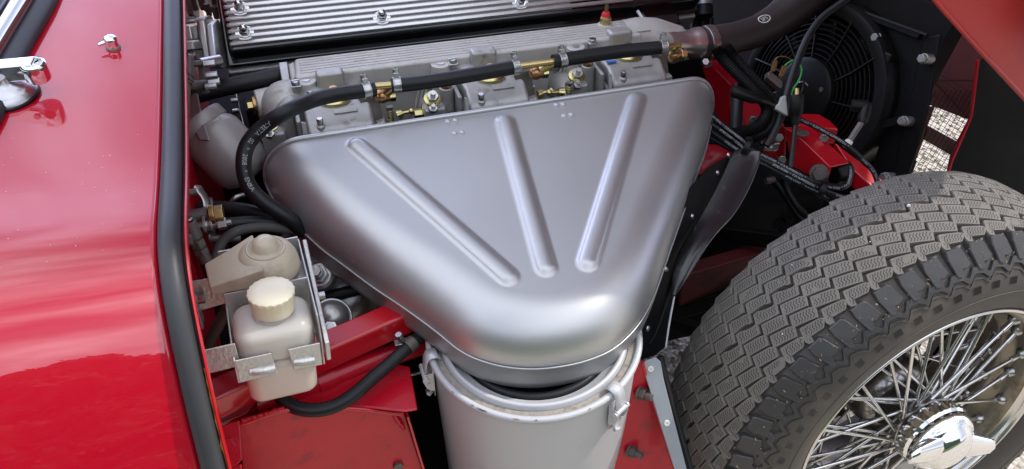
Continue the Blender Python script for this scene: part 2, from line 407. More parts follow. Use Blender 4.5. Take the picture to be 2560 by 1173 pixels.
for i in range(i0, NS):
    j = rr.uniform(-.001, .001); 
    pz = .0016*max(0, noise.noise(V((i*.9, 0, 0)))+.25)
    for da, db in ((.0262-pz, -.004), (.0270+j*.5-pz, -.0012), (.0277, -.0008)): vs.append(sec[i] + F*da + sn[i]*(db+.001))
n_ = NS-i0
mb.add(vs, [(i*3+j, i*3+j+1, (i+1)*3+j+1, (i+1)*3+j) for i in range(n_-1) for j in range(2)])
mb.build('sealant_bead', M_ORANGE, body, smooth=0)
# windscreen at the top left
def onpan(u, v):  # nearest point of the panel to a measured pixel
    best = None
    for i in range(NS-1):
        for s10 in range(0, 90):
            s = s10/100; p = pan(i, s); r = p-CO; d = r.dot(CF)
            uu = 1280+FPX*r.dot(CX)/d; vv = 586.5-FPX*r.dot(CU)/d; e = (uu-u)**2+(vv-v)**2
            if best is None or e < best[0]: best = (e, p, i, s, sn[i])
    return best
b0 = onpan(95, 60); b1 = onpan(10, 240); b2 = b0[1]
ws = thing('windscreen', 'windscreen corner with chrome strip and grey rubber surround above the wiper', 'windscreen', b1[1])
wp = [(-60, 440), (-5, 300), (30, 225), (72, 140), (112, 65), (146, -10), (185, -140)]
base = [onpan(max(2, u), v)[1] if u > 0 else onpan(2, v)[1] + V((u/1900, 0, 0)) for u, v in wp]
base = [p + Z*.004 for p in base]
bs = cr_spline(base, 4)
up_w = (Z*.8 - F*.5).normalized()
mb = MB(); mb.tube([p - F*.012 for p in bs], .018, 12, flat=(1, .6)); mb.build('rubber_surround', M_SEAL, ws, smooth=60)
mb = MB(); mb.tube([p - F*.026 + Z*.014 for p in bs], .011, 12, flat=(1.3, .7)); mb.build('chrome_strip', M_CHROME, ws, smooth=60)
mb = MB(); a = [p - F*.034+Z*.014 for p in bs]; b_ = [p + (Z*.55-F*.8)*.5 for p in a]
mb.add(a+b_, [(i, i+1, len(a)+i+1, len(a)+i) for i in range(len(a)-1)]); mb.build('glass', M_GLASS, ws, smooth=60, solid=.005)
# wiper
pw = onpan(70, 225); n = pw[4]; P0 = pw[1]
wi = thing('wiper_arm', 'chrome windscreen wiper arm on its domed pivot on the red panel', 'wiper', P0)
pxm = 1/1900*((P0-CO).dot(CF))       # metres per photographed pixel here
MW = frame(P0, F, n)
c0 = P0 - F*(52*pxm) 
mb = MB(); mb.lathe(frame(c0, F, n), [(78*pxm, -.001), (79*pxm, .003), (76*pxm, .004)], 36); mb.build('rubber_base', M_PLAST, wi)
mb = MB(); mb.lathe(frame(c0, F, n), [(76*pxm, .003), (72*pxm, .0075), (58*pxm, .0125), (36*pxm, .0155), (26*pxm, .0175), (24*pxm, .024)], 36); mb.build('dome', M_SAT, wi, smooth=60)
dd = (c0-CO).dot(CF)-.018
ctop = at(80, 158, d=dd)
mb = MB(); mb.lathe(frame(ctop - n*.020 , F, n), [(27*pxm, 0), (29*pxm, .002), (30*pxm, .018), (28*pxm, .0205), (23*pxm, .0215), (21*pxm, .0205), (20*pxm, .016), (0.0001, .015)], 32)
mb.build('pivot_cap', M_CHROME, wi, smooth=50)
e0 = at(-200, 178, d=dd-.01); e1 = at(84, 152, d=dd)
dr = (e1-e0).normalized(); sd_ = n.cross(dr).normalized(); upv = dr.cross(sd_)
if upv.dot(n) < 0: upv = -upv
mb = MB(); mb.box((e0+e1)/2 - upv*.009, ((e1-e0).length, 40*pxm, .020), ax=(dr, sd_, upv))
mb.build('arm', M_CHROME, wi, bevel=.0025, seg=3)
s2 = sd_ if sd_.dot(L) > 0 else -sd_
q = e1 - dr*.016 + s2*(20*pxm) - upv*.010; mb = MB(); mb.cyl(q, q+s2*.0015, .0032, 14); mb.build('screw', M_STEEL, wi)
# washer nozzle
pj = onpan(272, 112); P0 = pj[1]; n = pj[4]; pxm = (P0-CO).dot(CF)/1900
wj = thing('washer_jet', 'small chrome windscreen washer nozzle standing on the red panel', 'washer jet', P0)
mb = MB(); mb.lathe(frame(P0, F, n), [(17*pxm, -.001), (17*pxm, .0025), (14*pxm, .003)], 24); mb.build('gasket', M_FELT, wj)
mb = MB(); mb.lathe(frame(P0, F, n), [(15*pxm, .0025), (14*pxm, .008), (16*pxm, .010), (15.5*pxm, .0135), (10*pxm, .0155), (0.0001, .016)], 24); mb.build('body', M_CHROME, wj, smooth=60)
mb = MB(); q = P0 + n*.010; dj = (-F*.9 + L*.42 - n*.12).normalized(); mb.cyl(q, q+dj*(28*pxm), 7*pxm, 14, 4*pxm); mb.ball(q+dj*(28*pxm), 4.2*pxm, 10); mb.build('spout', M_CHROME, wj, smooth=60)

# ---- red inner structure low on the left
mb = MB()
LP = -.62
quad = [at(596, 1060, l=LP), at(712, 1018, l=LP), at(871, 1014, l=LP), at(1010, 1030, l=LP), at(1062, 1190, l=LP), at(1110, 1400, l=LP), at(640, 1400, l=LP), at(606, 1180, l=LP)]
mb.prism(quad, L*-.004); mb.build('footwell_panel', M_REDIN, body, bevel=.003, seg=3)
zt = at(900, 1016, l=LP).z - .001
mb = MB(); mb.prism([at(500, 1045, z=zt), at(712, 1014, z=zt), at(871, 1012, z=zt), at(1012, 1027, z=zt), at(1044, 1022, z=zt), at(1024, 915, z=zt), at(930, 900, z=zt), at(700, 930, z=zt), at(480, 960, z=zt)], Z*-.004)
mb.build('footwell_ledge', M_REDIN, body, bevel=.002)
mb = MB(); a = [at(1012, 1026, l=LP), at(1062, 1190, l=LP), at(1110, 1400, l=LP)]
for p, q in zip(a, a[1:]): mb.prism([p, q, q+L*.012, p+L*.012], F*.003)
mb.build('panel_flange', M_REDFRAME, body, bevel=.001)
# frame mounting gusset with painted bolt
gz = zt - .03
mb = MB(); mb.prism([at(519, 1043, z=zt+.004), at(632, 992, z=zt+.004), at(640, 1010, z=zt+.004), at(612, 1035, z=zt+.004), at(530, 1068, z=zt+.004)], Z*-.012); mb.build('gusset', M_REDFRAME, body, bevel=.003, seg=3)
pl = (at(560, 1110, d=.845), (L*.75+Z*.6).normalized())
mb = MB(); mb.prism([at(530, 1072, pl=pl), at(600, 1050, pl=pl), at(606, 1150, pl=pl), at(590, 1165, pl=pl), at(556, 1172, pl=pl)], pl[1]*-.004); mb.build('bolt_plate', M_REDIN, body, bevel=.002)
c = at(569, 1112, pl=pl); mb = MB(); mb.lathe(frame(c, F, pl[1]), [(.0115, -.001), (.0115, .0015), (.0112, .0018)], 24); mb.build('washer', M_REDIN, body)
mb = MB(); mb.hexa(c, c+pl[1]*.007, .009); mb.build('bolt', M_REDIN, body, bevel=.0008)
c = at(995, 1162, l=LP); mb = MB(); mb.hexa(c, c+L*.005, .007); mb.build('bolt', M_DULL, body, bevel=.0006)
mb = MB(); pl2 = (at(570, 1230, d=.86), (L*.75+Z*.6).normalized()); mb.prism([at(556, 1172, pl=pl2), at(604, 1160, pl=pl2), at(640, 1400, pl=pl2), at(600, 1400, pl=pl2)], pl2[1]*-.004); mb.build('lower_flange', M_REDIN, body, bevel=.002)
# frame rail
zr = .475
def sq_tube(mb, a, b, w, h, up=Z):
    d = (b-a).normalized(); s_ = d.cross(up).normalized(); u_ = s_.cross(d)
    mb.box((a+b)/2, ((b-a).length, w, h), ax=(d, s_, u_)); return mb
fr = thing('frame_rail', 'glossy red square frame tube between the plastic bottle and the silver canister', 'frame tube', at(800, 885, z=zr))
mb = MB(); a = at(800, 883, z=zr); b_ = at(1040, 778, z=zr); dr = (b_-a)
sq_tube(mb, a - dr*1.1, b_ + dr*.5, .034, .034); mb.build('tube', M_REDFRAME, fr, bevel=.004, seg=3)
fr2 = thing('lower_frame_tube', 'dull red round frame tube low behind the black curved hose', 'frame tube', at(800, 960, z=.42))
mb = MB(); a = at(640, 1010, z=.44); b_ = at(1000, 880, z=.43); mb.tube([a, (a+b_)/2, b_, b_+(b_-a)*.3], .014, 16); mb.tube([a+(b_-a)*.40, a+(b_-a)*.52], .0165, 16); mb.build('tube', M_REDIN, fr2)
# ---- twin fluid bottles in a silver bracket
dB = .80
B = at(712, 1003, d=dB); B = B - L*.027       # centre of the bottle's base
ZS = .77; Zb = (Z + F*.06).normalized(); yb = rad(21); Fb = V((math.cos(yb), math.sin(yb), 0)); Fb = (Fb - Zb*Fb.dot(Zb)).normalized(); Lb = Fb.cross(Zb)
def rb(mb, c, sx, sy, z0, z1, r, n=5, tx=1.0):
    """rounded-plan box with softened top and bottom, car axes"""
    prof = []
    for k in range(n+1): a = math.pi/2*k/n; prof.append((r*(1-math.sin(a)), z0 + r*(1-math.cos(a))))
    for k in range(n+1): a = math.pi/2*k/n; prof.append((r*(1-math.cos(a)), z1 - r*(1-math.sin(a))))
    vs = []; m = 4*(n+1)
    for ins, z in prof:
        tz = 1 + (tx-1)*(z-z0)/(z1-z0)
        for q, (cx, cy) in enumerate(((1, 1), (-1, 1), (-1, -1), (1, -1))):
            for k in range(n+1):
                a = math.pi/2*(q + k/n)
                rr_ = max(.0005, r)
                x = cx*(sx/2-rr_)*tz + math.cos(a)*max(.0004, rr_-ins); y = cy*(sy/2-rr_)*tz + math.sin(a)*max(.0004, rr_-ins)
                vs.append(c + Fb*x - Lb*y + Zb*(z*ZS))
    fs = [(j*m+i, j*m+(i+1) % m, (j+1)*m+(i+1) % m, (j+1)*m+i) for j in range(len(prof)-1) for i in range(m)]
    fs += [list(range(m))[::-1], [(len(prof)-1)*m+i for i in range(m)]]
    mb.add(vs, fs)
wb = thing('washer_bottle', 'milky square plastic bottle with yellowed screw cap, front one in the silver bracket', 'fluid bottle', B)
mb = MB(); rb(mb, B, .069, .054, 0, .075, .013, tx=1.05); mb.build('lower_body', M_FLUID, wb, smooth=60)
mb = MB(); rb(mb, B, .060, .046, .060, .080, .012); rb(mb, B, .076, .058, .070, .131, .017, tx=1.02); mb.build('upper_body', M_BOTTLE, wb, smooth=60)
cc = at(683, 760, d=dB-.035); ccb = B + Zb*(.131*ZS+.004) + Fb*.003
mb = MB(); mb.lathe(frame(B+Zb*(.128*ZS) + Fb*.001, Fb, Zb), [(.019, 0), (.0195, .004), (.018, .006), (.017, .02)], 28); mb.build('neck', M_BOTTLE, wb, smooth=50)
mb = MB(); Mc = frame(ccb + Zb*.001, Fb, Zb); n = 60
prof = [(.0205, 0), (.0208, .003), (.0212, .018), (.0222, .0195), (.0222, .0225), (.020, .0245), (.012, .0255), (.0001, .0258)]
vs = []
for j, (r, h) in enumerate(prof):
    for i in range(n):
        a = 2*math.pi*i/n; k = .0009 if (i % 3 == 0 and 2 <= j <= 4) else 0
        vs.append(Mc @ V(((r+k)*math.cos(a), (r+k)*math.sin(a), h)))
mb.add(vs, [(j*n+i, j*n+(i+1) % n, (j+1)*n+(i+1) % n, (j+1)*n+i) for j in range(len(prof)-1) for i in range(n)]); mb.build('screw_cap', M_CAP, wb, smooth=40)
# rear reservoir
R0 = B - Lb*.064 + Fb*.008
rv = thing('fluid_reservoir', 'milky reservoir under an aged rubber dust cover, rear one in the silver bracket', 'fluid bottle', R0)
mb = MB(); rb(mb, R0, .078, .056, .02, .128, .015); mb.build('tank', M_BOTTLE, rv, smooth=60)
cb = R0 + Zb*(.128*ZS) - Fb*.002
Mr = frame(cb, Fb, (Zb + Lb*.06).normalized())
mb = MB(); mb.lathe(Mr, [(.028, -.002), (.030, .001), (.030, .003), (.0285, .004), (.0285, .006), (.030, .007), (.030, .009), (.028, .010)], 32); mb.build('metal_collar', M_ALU, rv, smooth=30)
mb = MB(); mb.lathe(Mr, [(.0305, .009), (.0325, .010), (.033, .013), (.0322, .018), (.0305, .0255), (.027, .0325), (.021, .037), (.0145, .0387), (.0135, .040), (.0122, .0455), (.0085, .0495), (.004, .0508), (.0001, .051)], 40)
mb.build('dust_cover', M_BOOT, rv, smooth=70)
mb = MB()
ang = rad(184)
ux = (Mr.to_3x3() @ V((math.cos(ang), math.sin(ang), 0))); uy = (Mr.to_3x3() @ V((-math.sin(ang), math.cos(ang), 0))); uz = Mr.to_3x3() @ Z
tabc = Mr @ V((0, 0, .016))
pts = []
for x_, hw, z0, z1 in ((.008, .030, -.004, .020), (.034, .024, -.004, .013), (.052, .020, -.005, .009), (.060, .0185, -.005, .007)):
    pts.append([tabc + ux*x_ + uy*(sy*hw) + uz*zz + L*.006*(x_/.06) for sy, zz in ((-1, z0), (1, z0), (1, z1), (-1, z1))])
vs = [p for r in pts for p in r]; fs = [(j*4+i, j*4+(i+1) % 4, (j+1)*4+(i+1) % 4, (j+1)*4+i) for j in range(3) for i in range(4)] + [(3, 2, 1, 0), (12, 13, 14, 15)]
mb.add(vs, fs); mb.build('cover_tab', M_BOOT, rv, bevel=.0016, seg=2)
mb = MB(); mb.tube([Mr @ V((.0190*math.cos(a), .0190*math.sin(a), .0374)) for a in [2*math.pi*i/36 for i in range(36)]], .0011, 6, closed=True); mb.build('moulded_ring', M_BOOT, rv, smooth=60)
# bracket
bk = thing('bottle_bracket', 'silver painted folded steel bracket holding the two plastic bottles', 'bracket', B + Z*.05)
yF = .031
def bp_(x, y, z): return B + Fb*x + Lb*y + Zb*(z*ZS)
mb = MB()
mb.prism([bp_(-.041, yF, .060), bp_(-.041, yF, .100), bp_(-.007, yF, .100), bp_(-.004, yF, .062)], Lb*.0018)
mb.build('front_flap', M_HAMMER, bk, bevel=.0008)
mb = MB(); mb.prism([bp_(.0405, yF, .060), bp_(.0405, yF, .100), bp_(.009, yF, .100), bp_(.012, yF, .062)], Lb*.0018); mb.build('front_flap', M_HAMMER, bk, bevel=.0008)
for x0, x1 in ((-.029, -.0055), (.0135, .033)):
    mb = MB(); mb.tube(cr_spline([bp_(x0, yF+.0005, .075), bp_((x0+x1)/2, yF+.0030, .075), bp_(x1, yF+.003, .075)], 5), .0042, 10); mb.build('bead', M_HAMMER, bk, smooth=60)
mb = MB(); mb.prism([bp_(-.0425, yF+.0015, .060), bp_(-.0425, yF+.0015, .100), bp_(-.0425, yF-.02, .108), bp_(-.0425, -.036, .118), bp_(-.0425, -.10, .124), bp_(-.0425, -.10, .04)], Fb*.0018); mb.build('side_plate', M_HAMMER, bk, bevel=.0006)
mb = MB(); mb.prism([bp_(.0415, yF+.0015, .060), bp_(.0415, yF+.0015, .100), bp_(.0415, .02, .134), bp_(.0415, -.10, .147), bp_(.0415, -.10, .04)], Fb*.0018); mb.build('side_plate', M_HAMMER, bk, bevel=.0006)
mb = MB(); mb.prism([bp_(.045, .036, .070), bp_(.045, .036, .102), bp_(.046, -.092, .152), bp_(.046, -.092, .10)], Fb*.0045); mb.build('edge_strap', M_HAMMER, bk, bevel=.001)
mb = MB(); mb.prism([bp_(-.042, -.0345, .06), bp_(-.042, -.0345, .139), bp_(.042, -.0345, .142), bp_(.042, -.0345, .06)], Lb*-.002); mb.build('divider', M_HAMMER, bk, bevel=.0006)
mb = MB(); mb.prism([bp_(-.042, -.097, .06), bp_(-.042, -.097, .150), bp_(.042, -.097, .153), bp_(.042, -.097, .06)], Lb*-.002); mb.build('back_plate', M_HAMMER, bk, bevel=.0006)
# two arms reaching to the firewall, each with its bolt
def arm(pix, lpl, fold_px, boltpx):
    mb = MB(); pts = [at(u, v, l=lpl) for u, v in pix]; mb.prism(pts, L*-.002)
    mb.build('mounting_arm', M_HAMMER, bk, bevel=.0008)
    c = at(*boltpx, l=lpl+.004); mb = MB(); mb.lathe(frame(c, F.cross(Z), F), [(.0085, -.001), (.0085, .001)], 20); mb.hexa(c, c+F*.008, .0065); mb.build('bolt', M_STEEL, bk, bevel=.0006)
lA = B.dot(L)
arm([(474, 706), (568, 690), (573, 757), (505, 776), (487, 760)], lA-.075, None, (492, 747))
arm([(482, 884), (587, 860), (602, 915), (498, 941)], lA+.031, None, (494, 925))
mb = MB(); a0 = at(476, 706, l=lA-.075); mb.prism([a0, a0 - Z*.05, a0 - Z*.05 + L*.02, a0 + L*.004], F*.002); mb.build('foot', M_HAMMER, bk, bevel=.0006)
# vent tube leaning behind the arms
vt = MB(); p = [at(600, 722, d=.83), at(585, 745, d=.835), at(545, 815, d=.85), at(512, 880, d=.87), at(480, 960, d=.9)]
vt.tube(cr_spline(p, 6), .0068, 12); o = vt.build('vent_tube', mat('dusty tube rubber', (.07, .062, .056), .6, 0, 0, .2, 40), smooth=60); tag(o, 'dusty grey black vent tube leaning between the two bracket arms', 'tube')
vt = MB(); vt.tube(cr_spline([at(455, 790, d=.8), at(478, 802, d=.81), at(495, 825, d=.82), at(504, 860, d=.84)], 6), .0016, 8); o = vt.build('thin_wire', M_RUBBER, smooth=60); tag(o, 'thin black wire against the red wall beside the lower bracket arm', 'wire')

mb = MB(); mb.prism([at(500, 765, d=1.0), at(588, 750, d=1.0), at(600, 875, d=1.0), at(575, 905, d=1.0), at(505, 905, d=1.0)], CF*.05)  # black block stands in for the shade on the red firewall
o = mb.build('shade_block', M_DARK, bevel=.004); tag(o, 'black block added for the shade in the gap between the two bracket arms', 'box')

# leafy bank added out of view to darken low reflections and light
mb = MB(); rh2 = random.Random(21)
def hed(u, v):
    x = -7+14*u; zz_ = G0 + 2.5*min(1, v*1.35); yy = -3.6 - (0 if v < .74 else (v-.74)*4)
    j = noise.noise(V((x*2.1, zz_*2.1, v*3)))*.22 + noise.noise(V((x*7, zz_*7, v*9)))*.10
    return V((x, yy + j, zz_ + (j if v > .05 else 0)))
mb.grid(hed, 200, 60)
for i in range(9000):
    u, v = rh2.random(), rh2.random()*.98; p = hed(u, v); a = rh2.uniform(0, 6.28); s_ = rh2.uniform(.015, .035)
    d1 = V((math.cos(a), rh2.uniform(-.3, .9), math.sin(a)))*s_; d2 = V((-math.sin(a), rh2.uniform(-.3, .5), math.cos(a)))*s_*.6
    p = p + V((0, rh2.uniform(0, .06), 0)); mb.add([p-d1, p-d2, p+d1, p+d2], [(0, 1, 2, 3)])
o = mb.build('added_hedge', mat('added hedge leaves', (.030, .050, .018), .6, 0, 0, .5, 6), smooth=0, fix=False); tag(o, 'unseen green leafy bank added behind the viewer to darken the reflections', 'added_hedge')

# specks of dust on the paint
mb = MB(); rd = random.Random(31)
for k in range(60):
    i = rd.randrange(34, NS-50); s_ = rd.uniform(.01, .28); p = pan(i, s_) + sn[i]*.0003; r = rd.uniform(.0003, .0007)
    a1, a2 = F*r, F.cross(sn[i])*r; mb.add([p-a1, p-a2, p+a1, p+a2], [(0, 1, 2, 3)])
o = mb.build('dust_specks', M_WHITE, body, smooth=0, fix=False); o['kind'] = 'stuff'
# oily black undertray below the canister and rails
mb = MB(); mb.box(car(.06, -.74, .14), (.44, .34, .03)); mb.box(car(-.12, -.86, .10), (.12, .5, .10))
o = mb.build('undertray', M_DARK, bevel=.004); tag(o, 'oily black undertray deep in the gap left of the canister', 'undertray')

# lawn behind the viewer, in front of the added hedge
mb = MB(); mb.grid(lambda u, v: V((-8+16*u, -.55-3.2*v, G0+.006+.01*noise.noise(V((u*40, v*14, 0))))), 120, 40)
o = mb.build('lawn', mat('mown grass', (.055, .085, .022), .7, 0, 0, .5, 40, .8, 90), smooth=60); tag(o, 'mown green lawn behind the viewer', None, kind='stuff')

rw = random.Random(55)
def weld(p, q, r, n):
    mb = MB()
    for k in range(n):
        c = p.lerp(q, (k+.5)/n) + V([rw.uniform(-.0006, .0006) for _ in range(3)]); mb.ball(c, r*rw.uniform(.8, 1.15), 8, sc=(1.1, 1, .8))
    return mb.build('weld_bead', M_REDIN, body, smooth=60)
weld(at(606, 1052, l=LP+.004), at(708, 1020, l=LP+.004), .0026, 22)
weld(at(985, 1040, l=LP+.004), at(1012, 1075, l=LP+.004), .0030, 9)
weld(at(524, 1046, z=zt+.005), at(628, 996, z=zt+.005), .0022, 24)
mb = MB(); mb.tube(cr_spline([at(604, 1060, l=LP+.003), at(715, 1025, l=LP+.003), at(871, 1021, l=LP+.003), at(1004, 1036, l=LP+.003)], 6), .0028, 8); mb.build('rolled_seam', M_REDFRAME, body, smooth=60)
# ================================================================ air box over the carburettors
SA = V((-.340, .894, .555)); SB = V((.3135, 1.082, .555)); SNo = at(1323, 919, d=.87)
sN = (SB-SA).cross(SNo-SA).normalized()
if sN.z < 0: sN = -sN
SP = (SA, sN)
bx = (SB-SA).normalized(); by = sN.cross(bx)          # by points back
def sp(u, v): p = at(u, v, pl=SP)-SA; return (p.dot(bx), p.dot(by))
cpx = [(676, 480), (693, 507), (727, 547), (803, 619), (854, 657), (936, 718), (1008, 766), (1084, 821), (1160, 880), (1240, 910), (1323, 920), (1400, 914), (1470, 898), (1535, 868), (1590, 815), (1630, 745), (1664, 650), (1704, 537), (1738, 440), (1763, 372)]
c2 = [V((-.004, -.002, 0))] + [V((*sp(u, v), 0)) for u, v in cpx] + [V(((SB-SA).length+.004, -.004, 0))]
c2 = cr_spline(c2, 14)
# resample evenly
def resample(P, n):
    d = [0]
    for a, b in zip(P, P[1:]): d.append(d[-1]+(b-a).length)
    out = []; j = 0
    for i in range(n):
        t = d[-1]*i/(n-1)
        while j < len(d)-2 and d[j+1] < t: j += 1
        k = (t-d[j])/max(1e-9, d[j+1]-d[j]); out.append(P[j]+(P[j+1]-P[j])*k)
    return out
NC = 240
for _ in range(3): c2 = [c2[0]] + [(c2[i-1]+c2[i]*2+c2[i+1])/4 for i in range(1, len(c2)-1)] + [c2[-1]]
c2 = resample(c2, NC)
def inward(C):
    out = []
    for i in range(len(C)):
        t = (C[min(len(C)-1, i+1)]-C[max(0, i-1)]).normalized(); out.append(V((-t.y, t.x, 0)))   # left of travel (left->nose->right) = inside
    for _ in range(6): out = [out[0]] + [(out[i-1]+out[i]+out[i+1]).normalized() for i in range(1, len(out)-1)] + [out[-1]]
    return out
ci = inward(c2)
YB = 0.0
def hh(y, x=.34): return .058 + (.018-.013*(1-max(0, min(1, x/.62))))*max(0, min(1, (y+.33)/.33))      # crown height over the seam: deeper at the carburettor end
def P3(x, y, h): return SA + bx*x + by*y + sN*h
RI = .060
def off(i, e, tgt=None):
    p = c2[i] + ci[i]*e
    if p.y > YB: p = V((p.x, YB, 0))
    return p
rings = []
NR = 14
for k in range(NR+1):
    a = math.pi/2*k/NR
    # slightly squarer than a quarter circle
    pts_ = [off(i, RI*(1-math.cos(a))) for i in range(NC)]
    for _ in range(4*k): pts_ = [pts_[0]] + [(pts_[i-1]+pts_[i]*2+pts_[i+1])/4 for i in range(1, NC-1)] + [pts_[-1]]
    rings.append([(p, math.sin(a)) for p in pts_])
inner = [r[0] for r in rings[-1]]
def smoothstep(x): x = max(0, min(1, x)); return x*x*(3-2*x)
beads_px = [((893, 362), (1268, 690)), ((1263, 305), (1364, 668)), ((1592, 247), (1469, 655))]
FP = (P3(0, 0, .080), (sN + by*-.0).normalized())
def fpxy(u, v):
    # face plane is a touch steeper than the seam plane
    p = at(u, v, pl=FP); q = p-SA; y = q.dot(by); xx = q.dot(bx)
    for _ in range(6):
        p = at(u, v, pl=(P3(0, y, hh(y, xx)), sN)); q = p-SA; y = q.dot(by); xx = q.dot(bx)
    return V((q.dot(bx), q.dot(by), 0))
beads = [(fpxy(*a), fpxy(*b)) for a, b in beads_px]
def bead_h(x, y):
    h = 0; p = V((x, y, 0))
    for a, b in beads:
        ab = b-a; t = max(0, min(1, (p-a).dot(ab)/ab.length_squared)); d = (p-(a+ab*t)).length
        w = .0118
        if d < w*1.6: h = max(h, .0066*math.sqrt(max(0, 1-(d/w)**2)) if d < w*.93 else .0066*.37*max(0, 1-(d-w*.93)/(w*.5))**2)
    return h
mb = MB(); vs = []
# rounded shoulder, following the seam
for k in range(NR+1):
    for i in range(NC):
        p, s_ = rings[k][i]; vs.append(P3(p.x, p.y, hh(p.y, p.x)*s_))
mb.add(vs, [(k*NC+i, k*NC+i+1, (k+1)*NC+i+1, (k+1)*NC+i) for k in range(NR) for i in range(NC-1)])
# flat face, bridged left to right, with the three pressed beads
HN = NC//2; MM_ = 220; vs = []
for i in range(HN):
    a, b = inner[i], inner[NC-1-i]
    for j in range(MM_+1):
        p = a+(b-a)*(j/MM_); vs.append(P3(p.x, p.y, hh(p.y, p.x) + bead_h(p.x, p.y)))
W_ = MM_+1
mb.add(vs, [(i*W_+j, i*W_+j+1, (i+1)*W_+j+1, (i+1)*W_+j) for i in range(HN-1) for j in range(MM_)])
ab = thing('air_box', 'silver grey triangular air box with three pressed ribs over the carburettors', 'air box', P3(.3, -.1, 0))
o = mb.build('upper_shell', M_SILVER, ab, smooth=0, fix=False)
bm = bmesh.new(); bm.from_mesh(o.data); bmesh.ops.remove_doubles(bm, verts=bm.verts, dist=.00002); bmesh.ops.recalc_face_normals(bm, faces=bm.faces)
for f in bm.faces: f.smooth = True
bm.to_mesh(o.data); bm.free()
# lower shell under the seam
mb = MB(); vs = []
low = [(0, .0012), (.0010, .0002), (.0010, -.002), (.0018, -.0034), (.0020, -.027), (.0035, -.036), (.008, -.043), (.017, -.048), (.034, -.051), (.06, -.052)]
for e, h in low:
    for i in range(NC):
        p = off(i, e - .0012); vs.append(P3(p.x, p.y, 0) + (sN*h if h > -.0035 else Z*h))
mb.add(vs, [(k*NC+i, k*NC+i+1, (k+1)*NC+i+1, (k+1)*NC+i) for k in range(len(low)-1) for i in range(NC-1)])
mb.build('lower_shell', M_SILVER, ab, smooth=45)
mb = MB(); rim_ = [c2[i]-ci[i]*.0014 for i in range(NC)]
mb.tube([P3(p.x, min(p.y, YB), -.0002) for p in rim_], .0013, 8); mb.build('seam_fold', M_SILVER, ab, smooth=60)
# lip round the carburettor end
a = rings
back = []
for k in range(0, NR+1): p, s_ = rings[k][0]; back.append(P3(p.x, YB, hh(YB, p.x)*s_))
pl_, pr_ = inner[0], inner[-1]
for j in range(1, 12): back.append(P3(pl_.x+(pr_.x-pl_.x)*j/12, YB, hh(YB, pl_.x+(pr_.x-pl_.x)*j/12)))
for k in range(NR, -1, -1): p, s_ = rings[k][-1]; back.append(P3(p.x, YB, hh(YB, p.x)*s_))
back = [P3(rings[0][0][0].x+.002, YB, -.03)] + back + [P3(rings[0][-1][0].x-.002, YB, -.03)]
mb = MB(); mb.tube([p + by*.003 + sN*.001 for p in back], .0042, 10, flat=(.75, 1.1)); mb.build('flange_lip', M_SILVER, ab, smooth=60)
# rivets
def px_face(u, v): q = fpxy(u, v); return P3(q.x, q.y, hh(q.y, q.x))
mbr = MB(); mbr.lathe(Matrix.Identity(4), [(.0042, -.0006), (.0042, .0004), (.0034, .0020), (.0018, .0028), (.0015, .0022), (.0001, .0022)], 14)
rv0 = mbr.build('rivet', M_CLIP, ab, smooth=50, M=Matrix.Identity(4)); rm = rv0.data
bpy.data.objects.remove(rv0)
for u, v in [(1119, 304), (1138, 301), (1136, 334), (1155, 331), (1390, 263), (1407, 261), (1409, 290), (1427, 287)]:
    inst('rivet', rm, ab, frame(px_face(u, v), bx, sN))

mb = MB(); rdd = random.Random(77)
for k in range(26):
    uu_, vv_ = rdd.uniform(800, 1700), rdd.uniform(300, 720); q = fpxy(uu_, vv_)
    if q.y > -.02 or q.y < -.33 or not (0.03 < q.x < .62): continue
    p = P3(q.x, q.y, hh(q.y, q.x)+bead_h(q.x, q.y)+.0002); r = rdd.uniform(.0003, .0008)
    mb.add([p-bx*r, p-by*r*.6, p+bx*r, p+by*r*.6], [(0, 1, 2, 3)])
o = mb.build('dust_specks', M_FELT, ab, smooth=0, fix=False); o['kind'] = 'stuff'
# ================================================================ air filter canister
cc = CO + CX*.027 - CU*.120 + CF*.952
cu_ = (CX*-.017 + CU*.754 - CF*.657).normalized()
CM = frame(cc, F, cu_)
R = .135
ca = thing('air_filter_canister', 'silver grey metal canister with rolled rim and spring clips under the air box nose', 'canister', CM @ V((0, 0, -.4)))
mb = MB(); mb.lathe(CM, [(R-.010, -.44), (R-.0075, -.20), (R-.005, -.045), (R-.0045, -.012)], 96, cap=False); mb.build('drum', M_CAN, ca, smooth=60)
mb = MB(); mb.tube([CM @ V((math.cos(a)*(R-.0035), math.sin(a)*(R-.0035), -.003)) for a in [2*math.pi*i/96 for i in range(96)]], .0042, 12, closed=True); mb.build('rolled_rim', M_CAN, ca, smooth=70)
mb = MB(); mb.lathe(CM, [(R-.0065, -.004), (R-.0075, -.0045), (R-.016, -.0045), (R-.0175, -.009)], 96, cap=False); mb.build('felt_gasket', M_FELT, ca, smooth=0)
mb = MB(); mb.lathe(CM, [(R-.0165, -.008), (R-.018, .0010), (R-.0205, .0030), (R-.0235, .0015), (R-.026, -.006), (R-.034, -.008), (R-.037, -.012), (R-.037, -.03)], 96, cap=False); mb.build('lid_ring', M_CAN, ca, smooth=70)
mb = MB(); mb.lathe(CM, [(R-.0368, -.03), (R-.0375, -.009), (R-.041, -.0065), (R-.046, -.008), (R-.05, -.02), (R-.05, -.05), (.0001, -.05)], 96, cap=False); mb.build('rubber_seal', M_RUBBER, ca, smooth=70)
